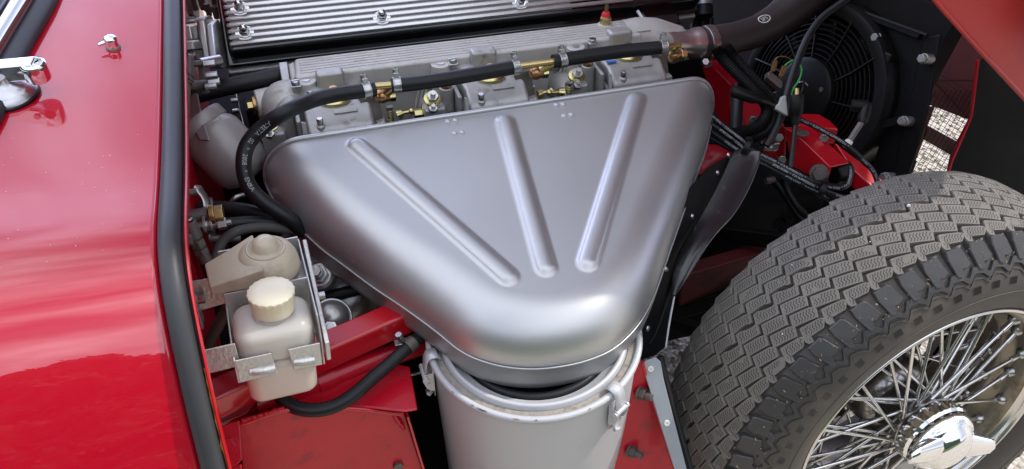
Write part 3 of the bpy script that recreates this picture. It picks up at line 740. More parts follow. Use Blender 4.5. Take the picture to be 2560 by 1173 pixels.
# chipped paint and scuffs along the rolled rim
rc_ = random.Random(8)
for k, (u, v, sz) in enumerate(((1204, 1025, .007), (1131, 978, .0025), (1290, 1047, .004), (1341, 1052, .0022), (1600, 838, .003), (1180, 1012, .002), (1475, 1018, .002))):
    best = min(((abs(1280+FPX*((q_ := CM @ V((R*math.cos(a_), R*math.sin(a_), 0)))-CO).dot(CX)/(q_-CO).dot(CF)-u)+abs(586.5-FPX*(q_-CO).dot(CU)/(q_-CO).dot(CF)-v), a_) for a_ in [math.pi*2*j_/720 for j_ in range(720)]))
    a_ = best[1]; mb = MB(); vs_ = []; n_ = 9
    for j_ in range(n_):
        t_a = a_ + (j_/(n_-1)-.5)*sz*2/R; ph = rad(48)+rc_.uniform(-.12, .12); wv2 = .0009*(1-abs(j_/(n_-1)*2-1)**2)+.0002
        for q2 in (-1, 1): vs_.append(CM @ V(((R-.0035+math.cos(ph+q2*wv2/.0042)*.00435)*math.cos(t_a), (R-.0035+math.cos(ph+q2*wv2/.0042)*.00435)*math.sin(t_a), -.003+math.sin(ph+q2*wv2/.0042)*.00435)))
    mb.add(vs_, [(2*j_, 2*j_+1, 2*j_+3, 2*j_+2) for j_ in range(n_-1)]); mb.build('paint_chip', M_FELT if k else M_DULL, ca, smooth=0, fix=False)
def clip(angle, lab):
    Rr = CM @ Matrix.Rotation(angle, 4, 'Z')
    def q(r, t, h): return Rr @ V((R-.004+r, t, h))
    root = MB()
    # hook strap over the rim
    def strap(pts, w, th, name, par, m=M_CLIP, w2=None):
        mb = MB(); vs = []
        n = len(pts); 
        for i, (r, h) in enumerate(pts):
            ww = w if w2 is None else w+(w2-w)*i/(n-1)
            vs += [q(r, -ww/2, h), q(r, ww/2, h)]
        mb.add(vs, [(2*i, 2*i+1, 2*i+3, 2*i+2) for i in range(n-1)])
        o = mb.build(name, m, par, smooth=60, solid=th); return o
    h0 = strap([(-.010, -.001), (-.006, .005), (0, .0062), (.006, .004), (.0095, -.004), (.011, -.014), (.0125, -.026)], .016, .0016, 'clip_hook', ca)
    mb = MB(); mb.cyl(q(.0125, -.012, -.0255), q(.0125, .012, -.0255), .0034, 12); mb.build('hinge_pin', M_CLIP, h0)
    for s_ in (-1, 1):
        mb = MB(); t = .0085*s_
        pts = [q(.002, t, -.020), q(.0145, t, -.021), q(.016, t, -.032), q(.012, t, -.047), q(.004, t, -.055), q(.002, t, -.050)]
        mb.prism(pts, (q(0, 1, 0)-q(0, 0, 0)).normalized()*(.0012*s_)); o = mb.build('clip_cheek', M_CLIP, h0, bevel=.0004)
        mb = MB(); a_ = q(.0095, t+.001*s_, -.030); b_ = q(.0095, t+.0025*s_, -.030); mb.cyl(a_, b_, .002, 10); a_ = q(.0085, t+.001*s_, -.038); b_ = q(.0085, t+.0025*s_, -.038); mb.cyl(a_, b_, .002, 10); mb.build('clip_rivet', M_CLIP, h0)
    o = strap([(.0025, -.018), (.0030, -.040), (.0032, -.068)], .020, .0014, 'clip_plate', ca, w2=.013)
    o = strap([(.009, -.044), (.010, -.052), (.0065, -.062), (.0095, -.067), (.012, -.064)], .013, .0014, 'clip_lever', ca, w2=.009)
# clip angles from the picture (solved so that they land on the measured pixels)
def clip_angle(u, v):
    best = None
    for k in range(720):
        a = math.pi*2*k/720; p = CM @ V((R*math.cos(a), R*math.sin(a), 0)); r = p-CO; d = r.dot(CF)
        e = (1280+FPX*r.dot(CX)/d-u)**2 + (586.5-FPX*r.dot(CU)/d-v)**2
        if best is None or e < best[0]: best = (e, a)
    return best[1]
clip(clip_angle(1546, 983), 'a'); clip(clip_angle(1073, 893), 'b')

# ================================================================ engine
def onl(u, v, l): return at(u, v, l=l)
KE = 1.10
def zk(z): return H-(H-z)*KE
# --- cam cover, top tilted toward the viewer
TT = rad(38)
tD = (L*math.cos(TT) - Z*math.sin(TT)); nD = (L*math.sin(TT) + Z*math.cos(TT))
cv0 = at(590, 112, d=1.06*KE); CP = (cv0, nD)
def cvxy(u, v): p = at(u, v, pl=CP)-cv0; return (p.dot(F), p.dot(tD))
def C3(x, y, h): return cv0 + F*x + tD*y + nD*h
cvr = thing('cam_cover', 'ribbed aluminium and black cam cover along the top of the engine', 'cam cover', cv0)
xl = cvxy(570, 60)[0]; xr = .80
y1 = cvxy(590, 114)[1]; yt = cvxy(610, -60)[1]
# main black casting
mb = MB(); mb.prism([C3(xl-.007, y1+.008, -.004), C3(xr, y1+.008, -.004), C3(xr, yt-.05, -.004), C3(xl-.007, yt-.05, -.004)], nD*-.045); mb.build('cover_body', M_BLACK, cvr, bevel=.009, seg=4)
mb = MB(); mb.prism([C3(xl-.014, y1+.015, -.034), C3(xr, y1+.015, -.034), C3(xr, yt-.05, -.034), C3(xl-.014, yt-.05, -.034)], nD*-.010); mb.build('cover_flange', M_BLACK, cvr, bevel=.004, seg=3)
mb = MB(); mb.prism([C3(xl+.002, y1+.0008, -.0045), C3(xr-.25, y1+.0015, -.0045), C3(xr-.25, yt-.02, -.0045), C3(xl+.002, yt-.02, -.0045)], nD*.0035); mb.build('groove_floor', M_GROOVE, cvr, bevel=.001)
xend = cvxy(1600, -5)[0]-.012
# rib rows: pitch measured on the picture
nuts_px = [(613, 90), (600, 24), (955, 48), (1300, 8)]
nuts = [cvxy(*p) for p in nuts_px]
pitch = .0098*KE
rows = 11
def rib(x0, x1, y):
    mb = MB(); n = 8; w = .0033*KE; vs = []
    def ring(x, sc):
        return [C3(x, y + w*sc*math.copysign(abs(math.cos(math.pi*k/n))**.55, math.cos(math.pi*k/n)), -.001 + .0034*sc*math.sin(math.pi*k/n)**.5 if 0 < k < n else -.001) for k in range(n+1)]
    rr_ = [ring(x0, .15), ring(x0+.0012, .75), ring(x0+.003, 1), ring(x1-.003, 1), ring(x1-.0012, .75), ring(x1, .15)]
    vs = [p for r in rr_ for p in r]; m = n+1
    mb.add(vs, [(j*m+k, j*m+k+1, (j+1)*m+k+1, (j+1)*m+k) for j in range(5) for k in range(n)])
    mb.build('rib', M_POL, cvr, smooth=70)
for r in range(rows):
    y = y1 - .003 - r*pitch
    rib(xl-.003, xend, y)
# solid pads round the nuts joining the ribs
for i, (x, y) in enumerate(nuts):
    mb = MB(); k = round((y1-.003-y)/pitch - .5); yy = y1-.003-(k+.5)*pitch; nuts[i] = (x, yy)
    mb.prism([C3(x+.014*math.cos(a), yy+.0125*math.sin(a), -.002) for a in [2*math.pi*j/20 for j in range(20)]], nD*.0036); mb.build('nut_pad', M_POL, cvr, smooth=30)
mbn = MB(); I4 = Matrix.Identity(4)
mbn_k = KE
mbn.lathe(I4, [(.0098, 0), (.0098, .0016)], 24); mbn.lathe(I4, [(.0088, .0016), (.0088, .009), (.0080, .010)], 6)
mbn.lathe(I4, [(.0072, .0098), (.0072, .014), (.0064, .0175), (.0045, .0200), (.002, .0213), (.0001, .0216)], 20)
tmp = mbn.build('acorn_nut', mat('nut chrome', (.62, .62, .62), .14, 1, 0, .05, 40), cvr, smooth=35, M=I4); am = tmp.data; bpy.data.objects.remove(tmp)
for x, y in nuts: inst('acorn_nut', am, cvr, frame(C3(x, y, .002), F, nD) @ Matrix.Scale(.92, 4))
for px_ in ((658, 137), (1615, 40), (1180, 92)):
    pass
# --- housing at the rear end of the head
hd = thing('cylinder_head', 'bare aluminium rear end of the cylinder head with a black shadowed flank', 'cylinder head', at(545, 130, d=1.09*KE))
e0 = C3(xl-.012, y1+.022, -.047)
mb = MB(); mb.prism([C3(xl-.016, y1+.020, -.047), C3(xr, y1+.020, -.047), C3(xr, yt-.06, -.047), C3(xl-.016, yt-.06, -.047)], nD*-.06); mb.build('head_flank', M_CARB, hd, bevel=.003)
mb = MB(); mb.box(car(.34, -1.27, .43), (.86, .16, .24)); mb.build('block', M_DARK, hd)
ecen = C3(xl-.02, (y1+yt)/2+.005, -.05)
def ex(u, v, dx): return at(u, v, pl=(C3(xl-dx, 0, 0), F))
mb = MB(); mb.prism([ex(548, 48, .016), ex(575, 170, .016), ex(556, 172, .016), ex(542, 150, .016), ex(532, 60, .016)], F*-.010); mb.build('end_gasket_face', M_ALU, hd, bevel=.003)
mb = MB(); mb.prism([ex(513, 42, .03), ex(531, 38, .03), ex(544, 90, .03), ex(556, 160, .03), ex(545, 170, .03), ex(530, 150, .03), ex(520, 90, .03)], F*-.014); mb.build('end_ring', M_ALU, hd, bevel=.005, seg=3)
mb = MB(); mb.prism([ex(477, 64, .044), ex(513, 60, .044), ex(520, 98, .044), ex(484, 100, .044)], F*-.012); mb.build('drive_housing', M_ALU, hd, bevel=.003)
mb = MB(); mb.prism([ex(484, 103, .042), ex(512, 100, .042), ex(526, 150, .042), ex(498, 155, .042), ex(490, 140, .042)], F*-.012); mb.build('drive_housing', M_CARB, hd, bevel=.003)
mb = MB(); mb.prism([ex(488, 122, .041), ex(520, 120, .041), ex(520, 124, .041), ex(488, 126, .041)], F*-.016); mb.build('housing_joint', M_DARK, hd)
for u, v, r in ((530, 160, 9), (497, 50, 6), (515, 48, 5), (468, 52, 8), (467, 54, 4)):
    c = ex(u, v, .04); mb = MB(); mb.cyl(c-F*.012, c+F*.01, r/1800, 14); mb.build('boss', M_ALU if r != 8 else M_DULL, hd)
# rear clutter above: dull castings and fittings near the firewall
cl = thing('rear_fitting', 'dull grey cast fitting with studs behind the rear end of the cam cover', 'fitting', at(490, 20, d=1.2*KE))
mb = MB(); p_ = (at(490, 20, d=1.18*KE), CF*-1)
mb.prism([at(458, -20, pl=p_), at(482, -20, pl=p_), at(482, 38, pl=p_), at(462, 38, pl=p_)], CF*.03); mb.build('block', M_DULL, cl, bevel=.002)
mb = MB(); mb.prism([at(495, -20, pl=p_), at(560, -20, pl=p_), at(556, 16, pl=p_), at(500, 22, pl=p_)], CF*.03); mb.build('plate', M_CARB, cl, bevel=.002)
for u, v, r in ((505, 8, 9), (520, 24, 8), (540, 30, 10), (486, 10, 7), (535, 5, 7)):
    c = at(u, v, d=1.165*KE); mb = MB(); mb.hexa(c+Z*-.01, c+Z*.012+L*.004, r/1600); mb.build('stud', M_DULL, cl)

# --- inlet manifold with its ribbed water rail
zM = zk(.70)
im = thing('inlet_manifold', 'cast aluminium inlet manifold with grooved flat top behind the carburettors', 'manifold', at(1100, 150, z=zM))
TL, TR, BR, BL = at(735, 150, z=zM), at(1572, 42, z=zM), at(1612, 84, z=zM), at(742, 190, z=zM)
lt = TL.dot(L); lb = (BL.dot(L)+BR.dot(L))/2; fl, frr = BL.dot(F), BR.dot(F)
fT0, fT1 = TL.dot(F), TR.dot(F)
lt0, lt1 = TL.dot(L), TR.dot(L)
ltm = (lt0+lt1)/2; print('manifold', fl, frr, lb, ltm)
mb = MB(); mb.prism([car(fl-.004, lb, zM), car(frr, lb, zM), car(frr-.012, lb-.02, zM), car(fT1, ltm, zM), car(fT0, ltm, zM)], Z*-.045); mb.build('water_rail', M_CAST, im, bevel=.006, seg=3)
# fine raised lands along the top
wv = (lb-ltm-.012)
for k in range(6):
    y = ltm+.006+wv*(k+.5)/6
    mb = MB(); e = .004 + .012*(k/6)
    mb.prism([car(fT0+.006, y-.0026, zM-.001), car(fT1-.004+e*1.0, y-.0026, zM-.001), car(fT1-.004+e*1.0, y+.0026, zM-.001), car(fT0+.006, y+.0026, zM-.001)], Z*.0022); mb.build('land', M_CAST, im, bevel=.0006)
# front wall below the rail, leaning outward, with vertical ribs and bosses
mb = MB(); mb.prism([car(fl+.002, lb-.008, zM-.03), car(fl+.002, lb-.004, zM-.19), car(fl+.002, lb-.05, zM-.19), car(fl+.002, lb-.05, zM-.03)], F*(frr-fl-.006)); mb.build('front_wall', M_CAST, im, bevel=.002)
mb = MB(); mb.prism([at(720, 160, z=zM-.004), at(735, 150, z=zM-.004), at(742, 190, z=zM-.004), at(727, 200, z=zM-.004)], Z*-.07); mb.build('end_pad', M_CAST, im, bevel=.004, seg=3)
for u, v in ((762, 186), (1100, 141), (1440, 93)):
    c = at(u, v, l=lb+.004); c = car(c.dot(F), lb+.005, zM-.0055)
    mb = MB(); mb.cyl(c - Z*.085, c, .0165, 28, .0150); mb.build('bolt_boss', M_CAST, im, smooth=50, bevel=.0015)
    mb = MB(); mb.lathe(frame(c+Z*.0004, F, Z), [(.0060, 0), (.0060, .0006), (.0001, .0006)], 16); mb.build('bolt_hole', M_ALU, im)
# runner arches and webs between the carburettors
for u0, v0 in ((1020, 300), (1375, 250)):
    c = at(u0, v0-40, l=lb+.004)
    for k in range(3):
        mb = MB(); a = at(u0+28+9*k, v0-80, l=lb+.004); b_ = at(u0+12+9*k, v0+5, l=lb+.004); mb.tube([a, b_], .0022, 8); mb.build('web', M_CAST, im, smooth=60)
for u0, v0 in ((1060, 290), (1395, 235), (700, 280)):
    mb = MB(); c = at(u0+30, v0-10, l=lb+.02); mb.cyl(c + L*-.03, c+L*.03-Z*.008, .028, 24, .024); mb.build('runner', M_CARB, im, smooth=50, bevel=.002)
# left end elbow of the manifold
mb = MB(); a = at(725, 248, d=1.035*KE); b_ = at(640, 262, d=1.02*KE); mb.cyl(a, b_, .0245, 28, .021); mb.build('end_tube', M_CAST, im, bevel=.003)
mb = MB(); dr = (b_-a).normalized(); mb.cyl(b_, b_+dr*.004, .014, 20); mb.build('copper_washer', M_COPPER, im)
mb = MB(); mb.hexa(b_+dr*.004, b_+dr*.013, .0085); mb.build('plug', M_BRASS, im, bevel=.001)
mb = MB(); c = at(722, 262, d=1.02*KE); mb.ball(c, .040, 20, sc=(1, 1, .9)); mb.build('elbow', M_CAST, im, smooth=80)
# front water outlet: sloping shoulder, then the polished spigot
mb = MB(); a = at(1612, 90, z=zM-.02); b_ = at(1690, 112, z=zM-.04); mb.tube(cr_spline([a - F*.04, a, b_, b_+F*.02], 5), [.03]*6+[.032]*5+[.027]*4+[.022], 20, up=Z); mb.build('outlet_neck', M_CAST, im, smooth=70)
# spigot axis
sa = at(1672, 112, d=1.135*KE); sb_ = at(1768, 107, d=1.165*KE); sdir = (sb_-sa).normalized()
SMx = frame(sa, Z, sdir); Ls = (sb_-sa).length
sr = 1.15*KE/1900
mb = MB(); mb.lathe(SMx, [(30*sr, -.005), (31*sr, .008), (30*sr, .020), (31*sr, .034), (35*sr, .044), (39*sr, .052), (40*sr, .060)], 40); mb.build('outlet_spigot', mat('heat tinted metal', (.58, .54, .52), .30, .95, 0, .16, 30, rvar=.1), im, smooth=40)
# small bolts on the manifold
for u, v in ((1330, 90), (1612, 150)):
    pass
# temperature sensor
c = at(1513, 62, z=zM)
ts = thing('temperature_sensor', 'brass hexagonal temperature sensor with red collar and rusty terminal on the manifold', 'sensor', c)
mb = MB(); mb.lathe(frame(c, F, Z), [(.0125, -.002), (.0125, .0012), (.011, .002)], 24); mb.build('pad', M_CAST, ts)
mb = MB(); mb.hexa(c+Z*.0015, c+Z*.012, .0095); mb.cyl(c+Z*.012, c+Z*.0145, .0082, 18); mb.build('hexagon_body', M_BRASS, ts, bevel=.0008)
mb = MB(); mb.lathe(frame(c, F, Z), [(.0072, .014), (.0072, .0175), (.0055, .0215), (.003, .022)], 20); mb.build('red_collar', M_REDP, ts, smooth=50)
mb = MB(); mb.prism([c+Z*.020+F*-.003, c+Z*.020+F*.003, c+Z*.032+F*.003, c+Z*.035+F*.0018, c+Z*.035-F*.0018, c+Z*.032-F*.003], L*.0012); mb.build('terminal', M_TERM, ts, bevel=.0002)

# ================================================================ carburettors
def carb(c, label, blue=False):
    cb = thing('carburettor', label, 'carburettor', c, 'carburettors in a row along the manifold')
    SCL[0] = (c, KE)
    def q(x, y, z): return c + F*x + L*y + Z*z
    # float lid: flat at the back, sloping at the front
    mb = MB(); x0, x1 = -.040, .044
    mb.prism([q(x0, -.032, 0), q(x0, .012, .001), q(x0, .036, -.014), q(x0, .039, -.026), q(x0, -.034, -.026)], F*(x1-x0)); mb.build('float_lid', M_CARB, cb, bevel=.006, seg=4)
    mb = MB(); mb.box(q(.002, .004, -.0275), (.094, .082, .0042)); mb.build('lid_flange', M_CARB, cb, bevel=.0018, seg=3)
    mb = MB(); mb.box(q(.002, .002, -.055), (.088, .076, .05)); mb.build('float_chamber', M_CARB, cb, bevel=.004, seg=3)
    # cast relief on the lid
    mb = MB(); mb.prism([q(-.004, .014, .0006), q(.026, .014, .0006), q(.026, .020, -.003), q(-.004, .020, -.003)], nrm(q) * .0012); mb.build('raised_panel', M_CARB, cb, bevel=.0005)
    # brass jet inspection cover
    mb = MB(); mb.lathe(frame(q(.001, -.010, .001), F, Z), [(.0195, 0), (.0205, .002), (.0205, .004), (.018, .0065), (.016, .007), (.015, .0105), (.006, .012), (.0001, .012)], 32); mb.build('jet_cover', M_GOLD, cb, smooth=40)
    mb = MB(); mb.cyl(q(.001, -.010, .011), q(.001, -.010, .020), .005, 12); mb.build('wing_screw', M_COPPER, cb)
    # tall block behind the cover and the domed shoulders
    mb = MB(); mb.box(q(.001, -.046, .010), (.036, .020, .036)); mb.build('rear_block', M_CARB, cb, bevel=.005, seg=3)
    mb = MB(); mb.lathe(frame(q(-.022, -.042, -.03), F, Z), [(.026, 0), (.026, .026), (.021, .034), (.010, .038), (.0001, .039)], 24); mb.lathe(frame(q(.026, -.042, -.03), F, Z), [(.026, 0), (.026, .022), (.021, .030), (.010, .034), (.0001, .035)], 24); mb.build('domed_shoulder', M_CARB, cb, smooth=60)
    mb = MB(); mb.box(q(.001, -.055, -.05), (.10, .03, .07)); mb.build('mounting_body', M_CARB, cb, bevel=.004)
    # lid screws
    for x, y, z in ((-.023, .030, -.010), (-.028, -.030, .000), (.032, -.010, .001)):
        mb = MB(); a = q(x, y, z-.004); mb.lathe(frame(a, F, Z), [(.0060, -.008), (.0060, .003), (.0045, .005)], 14); mb.build('screw_boss', M_CARB, cb)
        mb = MB(); mb.lathe(frame(a+Z*.005, F, Z), [(.0042, 0), (.0042, .0075), (.0036, .0085)], 14); mb.build('lid_screw', M_STEEL, cb)
    # left plate
    mb = MB(); mb.prism([q(-.052, .020, -.006), q(-.052, .022, -.055), q(-.052, -.03, -.055), q(-.052, -.032, -.004)], F*.006); mb.build('side_plate', M_CARB, cb, bevel=.002)
    mb = MB(); mb.prism([q(-.046, .028, -.002), q(-.046, .034, -.030), q(-.044, .038, -.040), q(-.041, .038, -.040), q(-.040, .028, -.004)], L*.003); mb.build('lid_lug', M_CARB, cb, bevel=.001)
    # tin return spring guard at the right corner
    mb = MB(); mb.prism([q(.030, .004, .006), q(.056, -.002, .008), q(.058, .012, -.022), q(.036, .018, -.020), q(.034, .010, -.002)], Z*-.0015); mb.build('tin_guard', M_DULL, cb, bevel=.0005)
    mb = MB(); mb.box(q(.053, -.002, -.045), (.014, .05, .045)); mb.build('spindle_housing', M_CARB, cb, bevel=.003)
    # bracket with slotted screw at the rear left corner
    mb = MB(); mb.box(q(-.044, -.040, .010), (.011, .006, .024)); mb.box(q(-.044, -.037, .016), (.013, .012, .003)); mb.build('cable_bracket', M_STEEL, cb, bevel=.001)
    mb = MB(); mb.lathe(frame(q(-.044, -.037, .0175), F, Z), [(.0055, 0), (.0055, .003), (.0045, .005), (.0001, .005)], 14); mb.build('bracket_screw', M_STEEL, cb)
    mb = MB(); mb.box(q(-.044, -.037, .0226), (.0095, .0012, .0006)); mb.build('screw_slot', M_DARK, cb)
    # left bank: round towers with copper jet caps, shaft ends
    mb = MB(); mb.cyl(q(-.062, -.006, -.06), q(-.062, -.006, -.002), .0115, 20, .0095); mb.build('idle_tower', M_CARB, cb, bevel=.0015)
    mb = MB(); mb.lathe(frame(q(-.062, -.006, -.001), F, Z), [(.0075, 0), (.0075, .0035), (.006, .006), (.0001, .0065)], 16); mb.build('jet_cap', M_COPPER, cb, smooth=40)
    mb = MB(); mb.box(q(-.082, .004, -.042), (.030, .022, .042)); mb.build('idle_housing', M_CARB, cb, bevel=.004, seg=3)
    a = q(-.084, .006, -.012); dz = (Z*.8+L*.5).normalized()
    mb = MB(); mb.lathe(frame(a, F, dz), [(.0115, 0), (.0115, .0035), (.008, .0045)], 24); mb.build('gold_washer', M_GOLD, cb)
    mb = MB(); mb.hexa(a+dz*.004, a+dz*.011, .0082); mb.build('hexagon_nut', M_STEEL, cb, bevel=.0008)
    mb = MB(); mb.cyl(a+dz*.008, a+dz*.018, .0036, 12); mb.build('stud', M_STEEL, cb)
    a = q(-.086, .016, -.022); mb = MB(); mb.hexa(a, a+dz*.006, .0062); mb.cyl(a+dz*.004, a+dz*.012, .003, 10); mb.build('lower_nut', M_STEEL, cb, bevel=.0006)
    SCL[0] = None
    return cb
def nrm(q): return (L*.35+Z*.9).normalized()
c1 = at(838, 262, z=zk(.68)); c2_ = at(1229, 204, z=zk(.68)); c3 = at(1575, 150, z=zk(.68))
print('carbs', cf(c1), cf(c2_), cf(c3))
k1 = carb(c1, 'leftmost of the three grey carburettors, under the bend of the fuel hose')
k2 = clone_tree(k1, Matrix.Translation(c2_-c1), 'middle one of the three grey carburettors, behind the air box lip')
k3 = clone_tree(k1, Matrix.Translation(c3-c1), 'rightmost of the three grey carburettors, next to the big radiator hose')
mb = MB(); q = c3 - F*.034 + L*.006 + Z*.004; mb.box(q, (.015, .006, .002)); mb.build('blue_tag', M_BLUE, k3)
# throttle linkages between carburettors: spring, ball joint, brass bolt
def linkage(u, v, d, mirror, label):
    c = at(u, v, d=d*KE); t = thing('throttle_link', label, 'throttle link', c, 'throttle links between the carburettors'); s_ = -1 if mirror else 1
    sprg = MB(); pts = []
    for k in range(60): a = k*2*math.pi/10; pts.append(c + F*(-.010*s_+.0042*math.cos(a)) + L*(.0042*math.sin(a)) + Z*(-.012+k*.0004))
    sprg.tube(pts, .0009, 6); sprg.build('spring', M_GOLD, t, smooth=60)
    mb = MB(); mb.hexa(c+F*(-.010*s_)+Z*.012, c+F*(-.010*s_)+Z*.016, .0055, 10); mb.build('screw_head', M_STEEL, t)
    mb = MB(); mb.cyl(c+F*(.000*s_), c+F*(.008*s_)+Z*.002, .0085, 18, .006); mb.build('lever_hub', M_GOLD, t)
    mb = MB(); mb.cyl(c+F*(.008*s_)+Z*.002, c+F*(.020*s_)+Z*.003, .0028, 10); mb.ball(c+F*(.022*s_)+Z*.0032, .0052, 14); mb.build('ball_stud', M_GOLD, t, smooth=60)
    return t
linkage(993, 288, 1.03, False, 'brass coloured throttle ball joint and spring right of the left carburettor')
linkage(1345, 237, 1.06, False, 'brass coloured throttle ball joint and spring right of the middle carburettor')
linkage(1407, 232, 1.065, True, 'brass coloured throttle ball joint facing left beside the right carburettor')
for u, v, d, lab in ((1052, 282, 1.03, 'brass bolt and rounded bracket left of the middle carburettor by the air box lip'), (672, 345, 1.0, 'brass bolt and rounded bracket at the far left of the carburettor row')):
    c = at(u, v, d=d*KE); t = thing('linkage_bracket', lab, 'bracket', c)
    mb = MB(); mb.hexa(c-F*.010, c+F*.002, .0072); mb.cyl(c+F*.002, c+F*.005, .0115, 20); mb.build('bolt', M_GOLD, t, bevel=.0006)
    mb = MB(); mb.box(c+F*.014-Z*.004, (.018, .010, .022)); mb.build('bracket_plate', M_CARB, t, bevel=.004, seg=3)
    mb = MB(); e = c+F*.014+L*.006-Z*.006
    mb.lathe(frame(e, F, L), [(.0062, 0), (.0062, .002), (.0035, .0022), (.0035, 0)], 18, cap=False); mb.build('eyelet', M_STEEL, t)
# ================================================================ fuel hoses over the carburettors
def text_on_tube(parent, path, r, s0, txt, size, ang, m=M_WHITE, name='lettering', flip=False, wide=1.0):
    """flat print laid on a round hose: letters follow its length, at the angle ang round it"""
    cu = bpy.data.curves.new('txt', 'FONT'); cu.body = txt; cu.size = size; cu.resolution_u = 2
    o = bpy.data.objects.new('txt', cu); COL.objects.link(o)
    dg = bpy.context.evaluated_depsgraph_get(); me = o.evaluated_get(dg).to_mesh()
    vs = [v.co.copy() for v in me.vertices]; fs = [list(p.vertices) for p in me.polygons]
    o.evaluated_get(dg).to_mesh_clear(); bpy.data.objects.remove(o); bpy.data.curves.remove(cu)
    if not vs: return
    D = [0]
    for a, b in zip(path, path[1:]): D.append(D[-1]+(b-a).length)
    def pos(s, h):
        s = max(0, min(D[-1]-1e-5, s)); j = 0
        while D[j+1] < s: j += 1
        k = (s-D[j])/(D[j+1]-D[j]); p = path[j].lerp(path[j+1], k); t = (path[j+1]-path[j]).normalized()
        v = (CO-p).normalized(); v = (v-t*v.dot(t)).normalized(); w = v.cross(t)
        a = ang + h/r
        return p + (v*math.cos(a) + w*math.sin(a))*(r*1.02)
    sg = -1 if flip else 1
    mb = MB(); mb.add([pos(s0 + sg*p.x*wide, (p.y-size*.35)*sg) for p in vs], fs)
    mb.build(name, m, parent, smooth=0, fix=False)
zh = zk(.68)+.034
rh = .0098*1.05
def hose(name, pts, r, label, cat='hose', m=M_RUBBER, n=16, step=8, group=None):
    P = cr_spline(pts, step); t = thing(name, label, cat, P[0], group)
    mb = MB(); mb.tube(P, r, n); mb.build('tube', m, t, smooth=60); return t, P
def clamp(parent, p, t, r, w=.0105, up=None, txt=None):
    M = frame(p - t*(w/2), t.cross(Z), t)
    mb = MB(); mb.lathe(M, [(r-.001, 0), (r+.0011, 0), (r+.0012, w*.1), (r+.0007, w*.15), (r+.0007, w*.85), (r+.0012, w*.9), (r+.0011, w), (r-.001, w)], 32, cap=False)
    c = mb.build('clamp_band', M_STEEL, parent, smooth=40)
    up = up or (Z*.9 - L*.3).normalized(); up = (up-t*up.dot(t)).normalized()
    q = p + up*(r+.003); s_ = t.cross(up)
    mb = MB(); mb.box(q, (w*.8, .010, .007), ax=(t, s_, up)); mb.build('clamp_lug', M_STEEL, parent, bevel=.001)
    mb = MB(); a = q + up*.003; mb.cyl(a, a+up*.0055, .0046, 14); mb.build('clamp_screw', M_STEEL, parent, bevel=.0005)
    mb = MB(); mb.box(a+up*.0058, (.001, .0085, .0006), ax=(t, s_, up)); mb.build('screw_slot', M_DARK, parent)
    if txt:
        k = r+.0010; text_on_tube(parent, [p - s_*.03*0 - s_*0 + x for x in (-t*w*2, t*w*2)], k, w*2-.0042, txt, .0048, 0, M_DARK)
h1pts = [at(u, v, z=zh) for u, v in ((937, 222), (917, 226), (849, 235), (781, 251), (713, 281))]
dl = (h1pts[-1]-CO).dot(CF)
h1pts += [at(662, 314, d=dl+.004), at(622, 356, d=dl+.004), at(609, 400, d=dl+.0), at(614, 445, d=dl-.006), at(633, 480, d=dl-.01), at(664, 508, d=dl-.01), at(720, 545, d=dl-.0), at(760, 580, d=dl+.02)]
hA, PA = hose('fuel_hose', h1pts, rh, 'black rubber fuel hose bending down round the left end of the air box')
clamp(hA, at(916, 226, z=zh), (PA[1]-PA[0]).normalized(), rh)
LA = sum((b-a).length for a, b in zip(PA, PA[1:]))
text_on_tube(hA, PA, rh, .150, 'A7EETA   02   *   2008   *   EN8A', .0085, .15, mat('faded print', (.30, .30, .31), .6), flip=False)
h2 = [at(u, v, z=zh) for u, v in ((978, 214), (1040, 208), (1100, 200), (1192, 185), (1294, 167))]
hB, PB = hose('fuel_hose', h2, rh, 'straight black fuel hose between the two visible brass pipes')
clamp(hB, at(993, 212, z=zh), (PB[1]-PB[0]).normalized(), rh); clamp(hB, at(1288, 168, z=zh), (PB[-1]-PB[-2]).normalized(), rh, txt='TEX')
h3 = [at(u, v, z=zh) for u, v in ((1383, 154), (1450, 143), (1550, 129), (1668, 118))]
hC, PC = hose('fuel_hose', h3, rh, 'straight black fuel hose ending beside the tinted metal water spigot')
clamp(hC, at(1405, 151, z=zh), (PC[1]-PC[0]).normalized(), rh, txt='ALPA'); clamp(hC, at(1658, 119, z=zh), (PC[-1]-PC[-2]).normalized(), rh, txt='ITZA')
for o in (hA, hB, hC): o['group'] = 'fuel hoses over the carburettors'
def union(u0, v0, u1, v1, bu, bv, label):
    a, b_ = at(u0, v0, z=zh), at(u1, v1, z=zh); t = thing('brass_union', label, 'pipe union', (a+b_)/2, 'brass fuel unions between hoses')
    mb = MB(); mb.cyl(a, b_, .0050, 14); mb.build('pipe', M_BRASS, t, smooth=60)
    c = at(bu, bv, d=((a+b_)/2-CO).dot(CF)+.02)
    mb = MB(); mb.cyl((a+b_)/2 if u1-u0 < 60 else b_, c, .0062, 14); mb.build('stem', M_BRASS, t)
    mb = MB(); mb.cyl(c-F*.009, c+F*.008, .0088, 20); mb.ball(c-F*.002, .0105, 16); mb.build('banjo', M_COPPER, t, smooth=50)
    mb = MB(); mb.hexa(c+F*.008, c+F*.017, .0098); mb.build('banjo_nut', M_GOLD, t, bevel=.001)
union(930, 217, 990, 212, 958, 240, 'short brass fuel union with banjo above the gap right of the left carburettor')
union(1290, 167, 1392, 153, 1342, 182, 'long brass fuel pipe and copper banjo between the middle and right carburettors')
union(1662, 119, 1700, 113, 1688, 138, 'brass fuel union at the right end beside the water spigot')

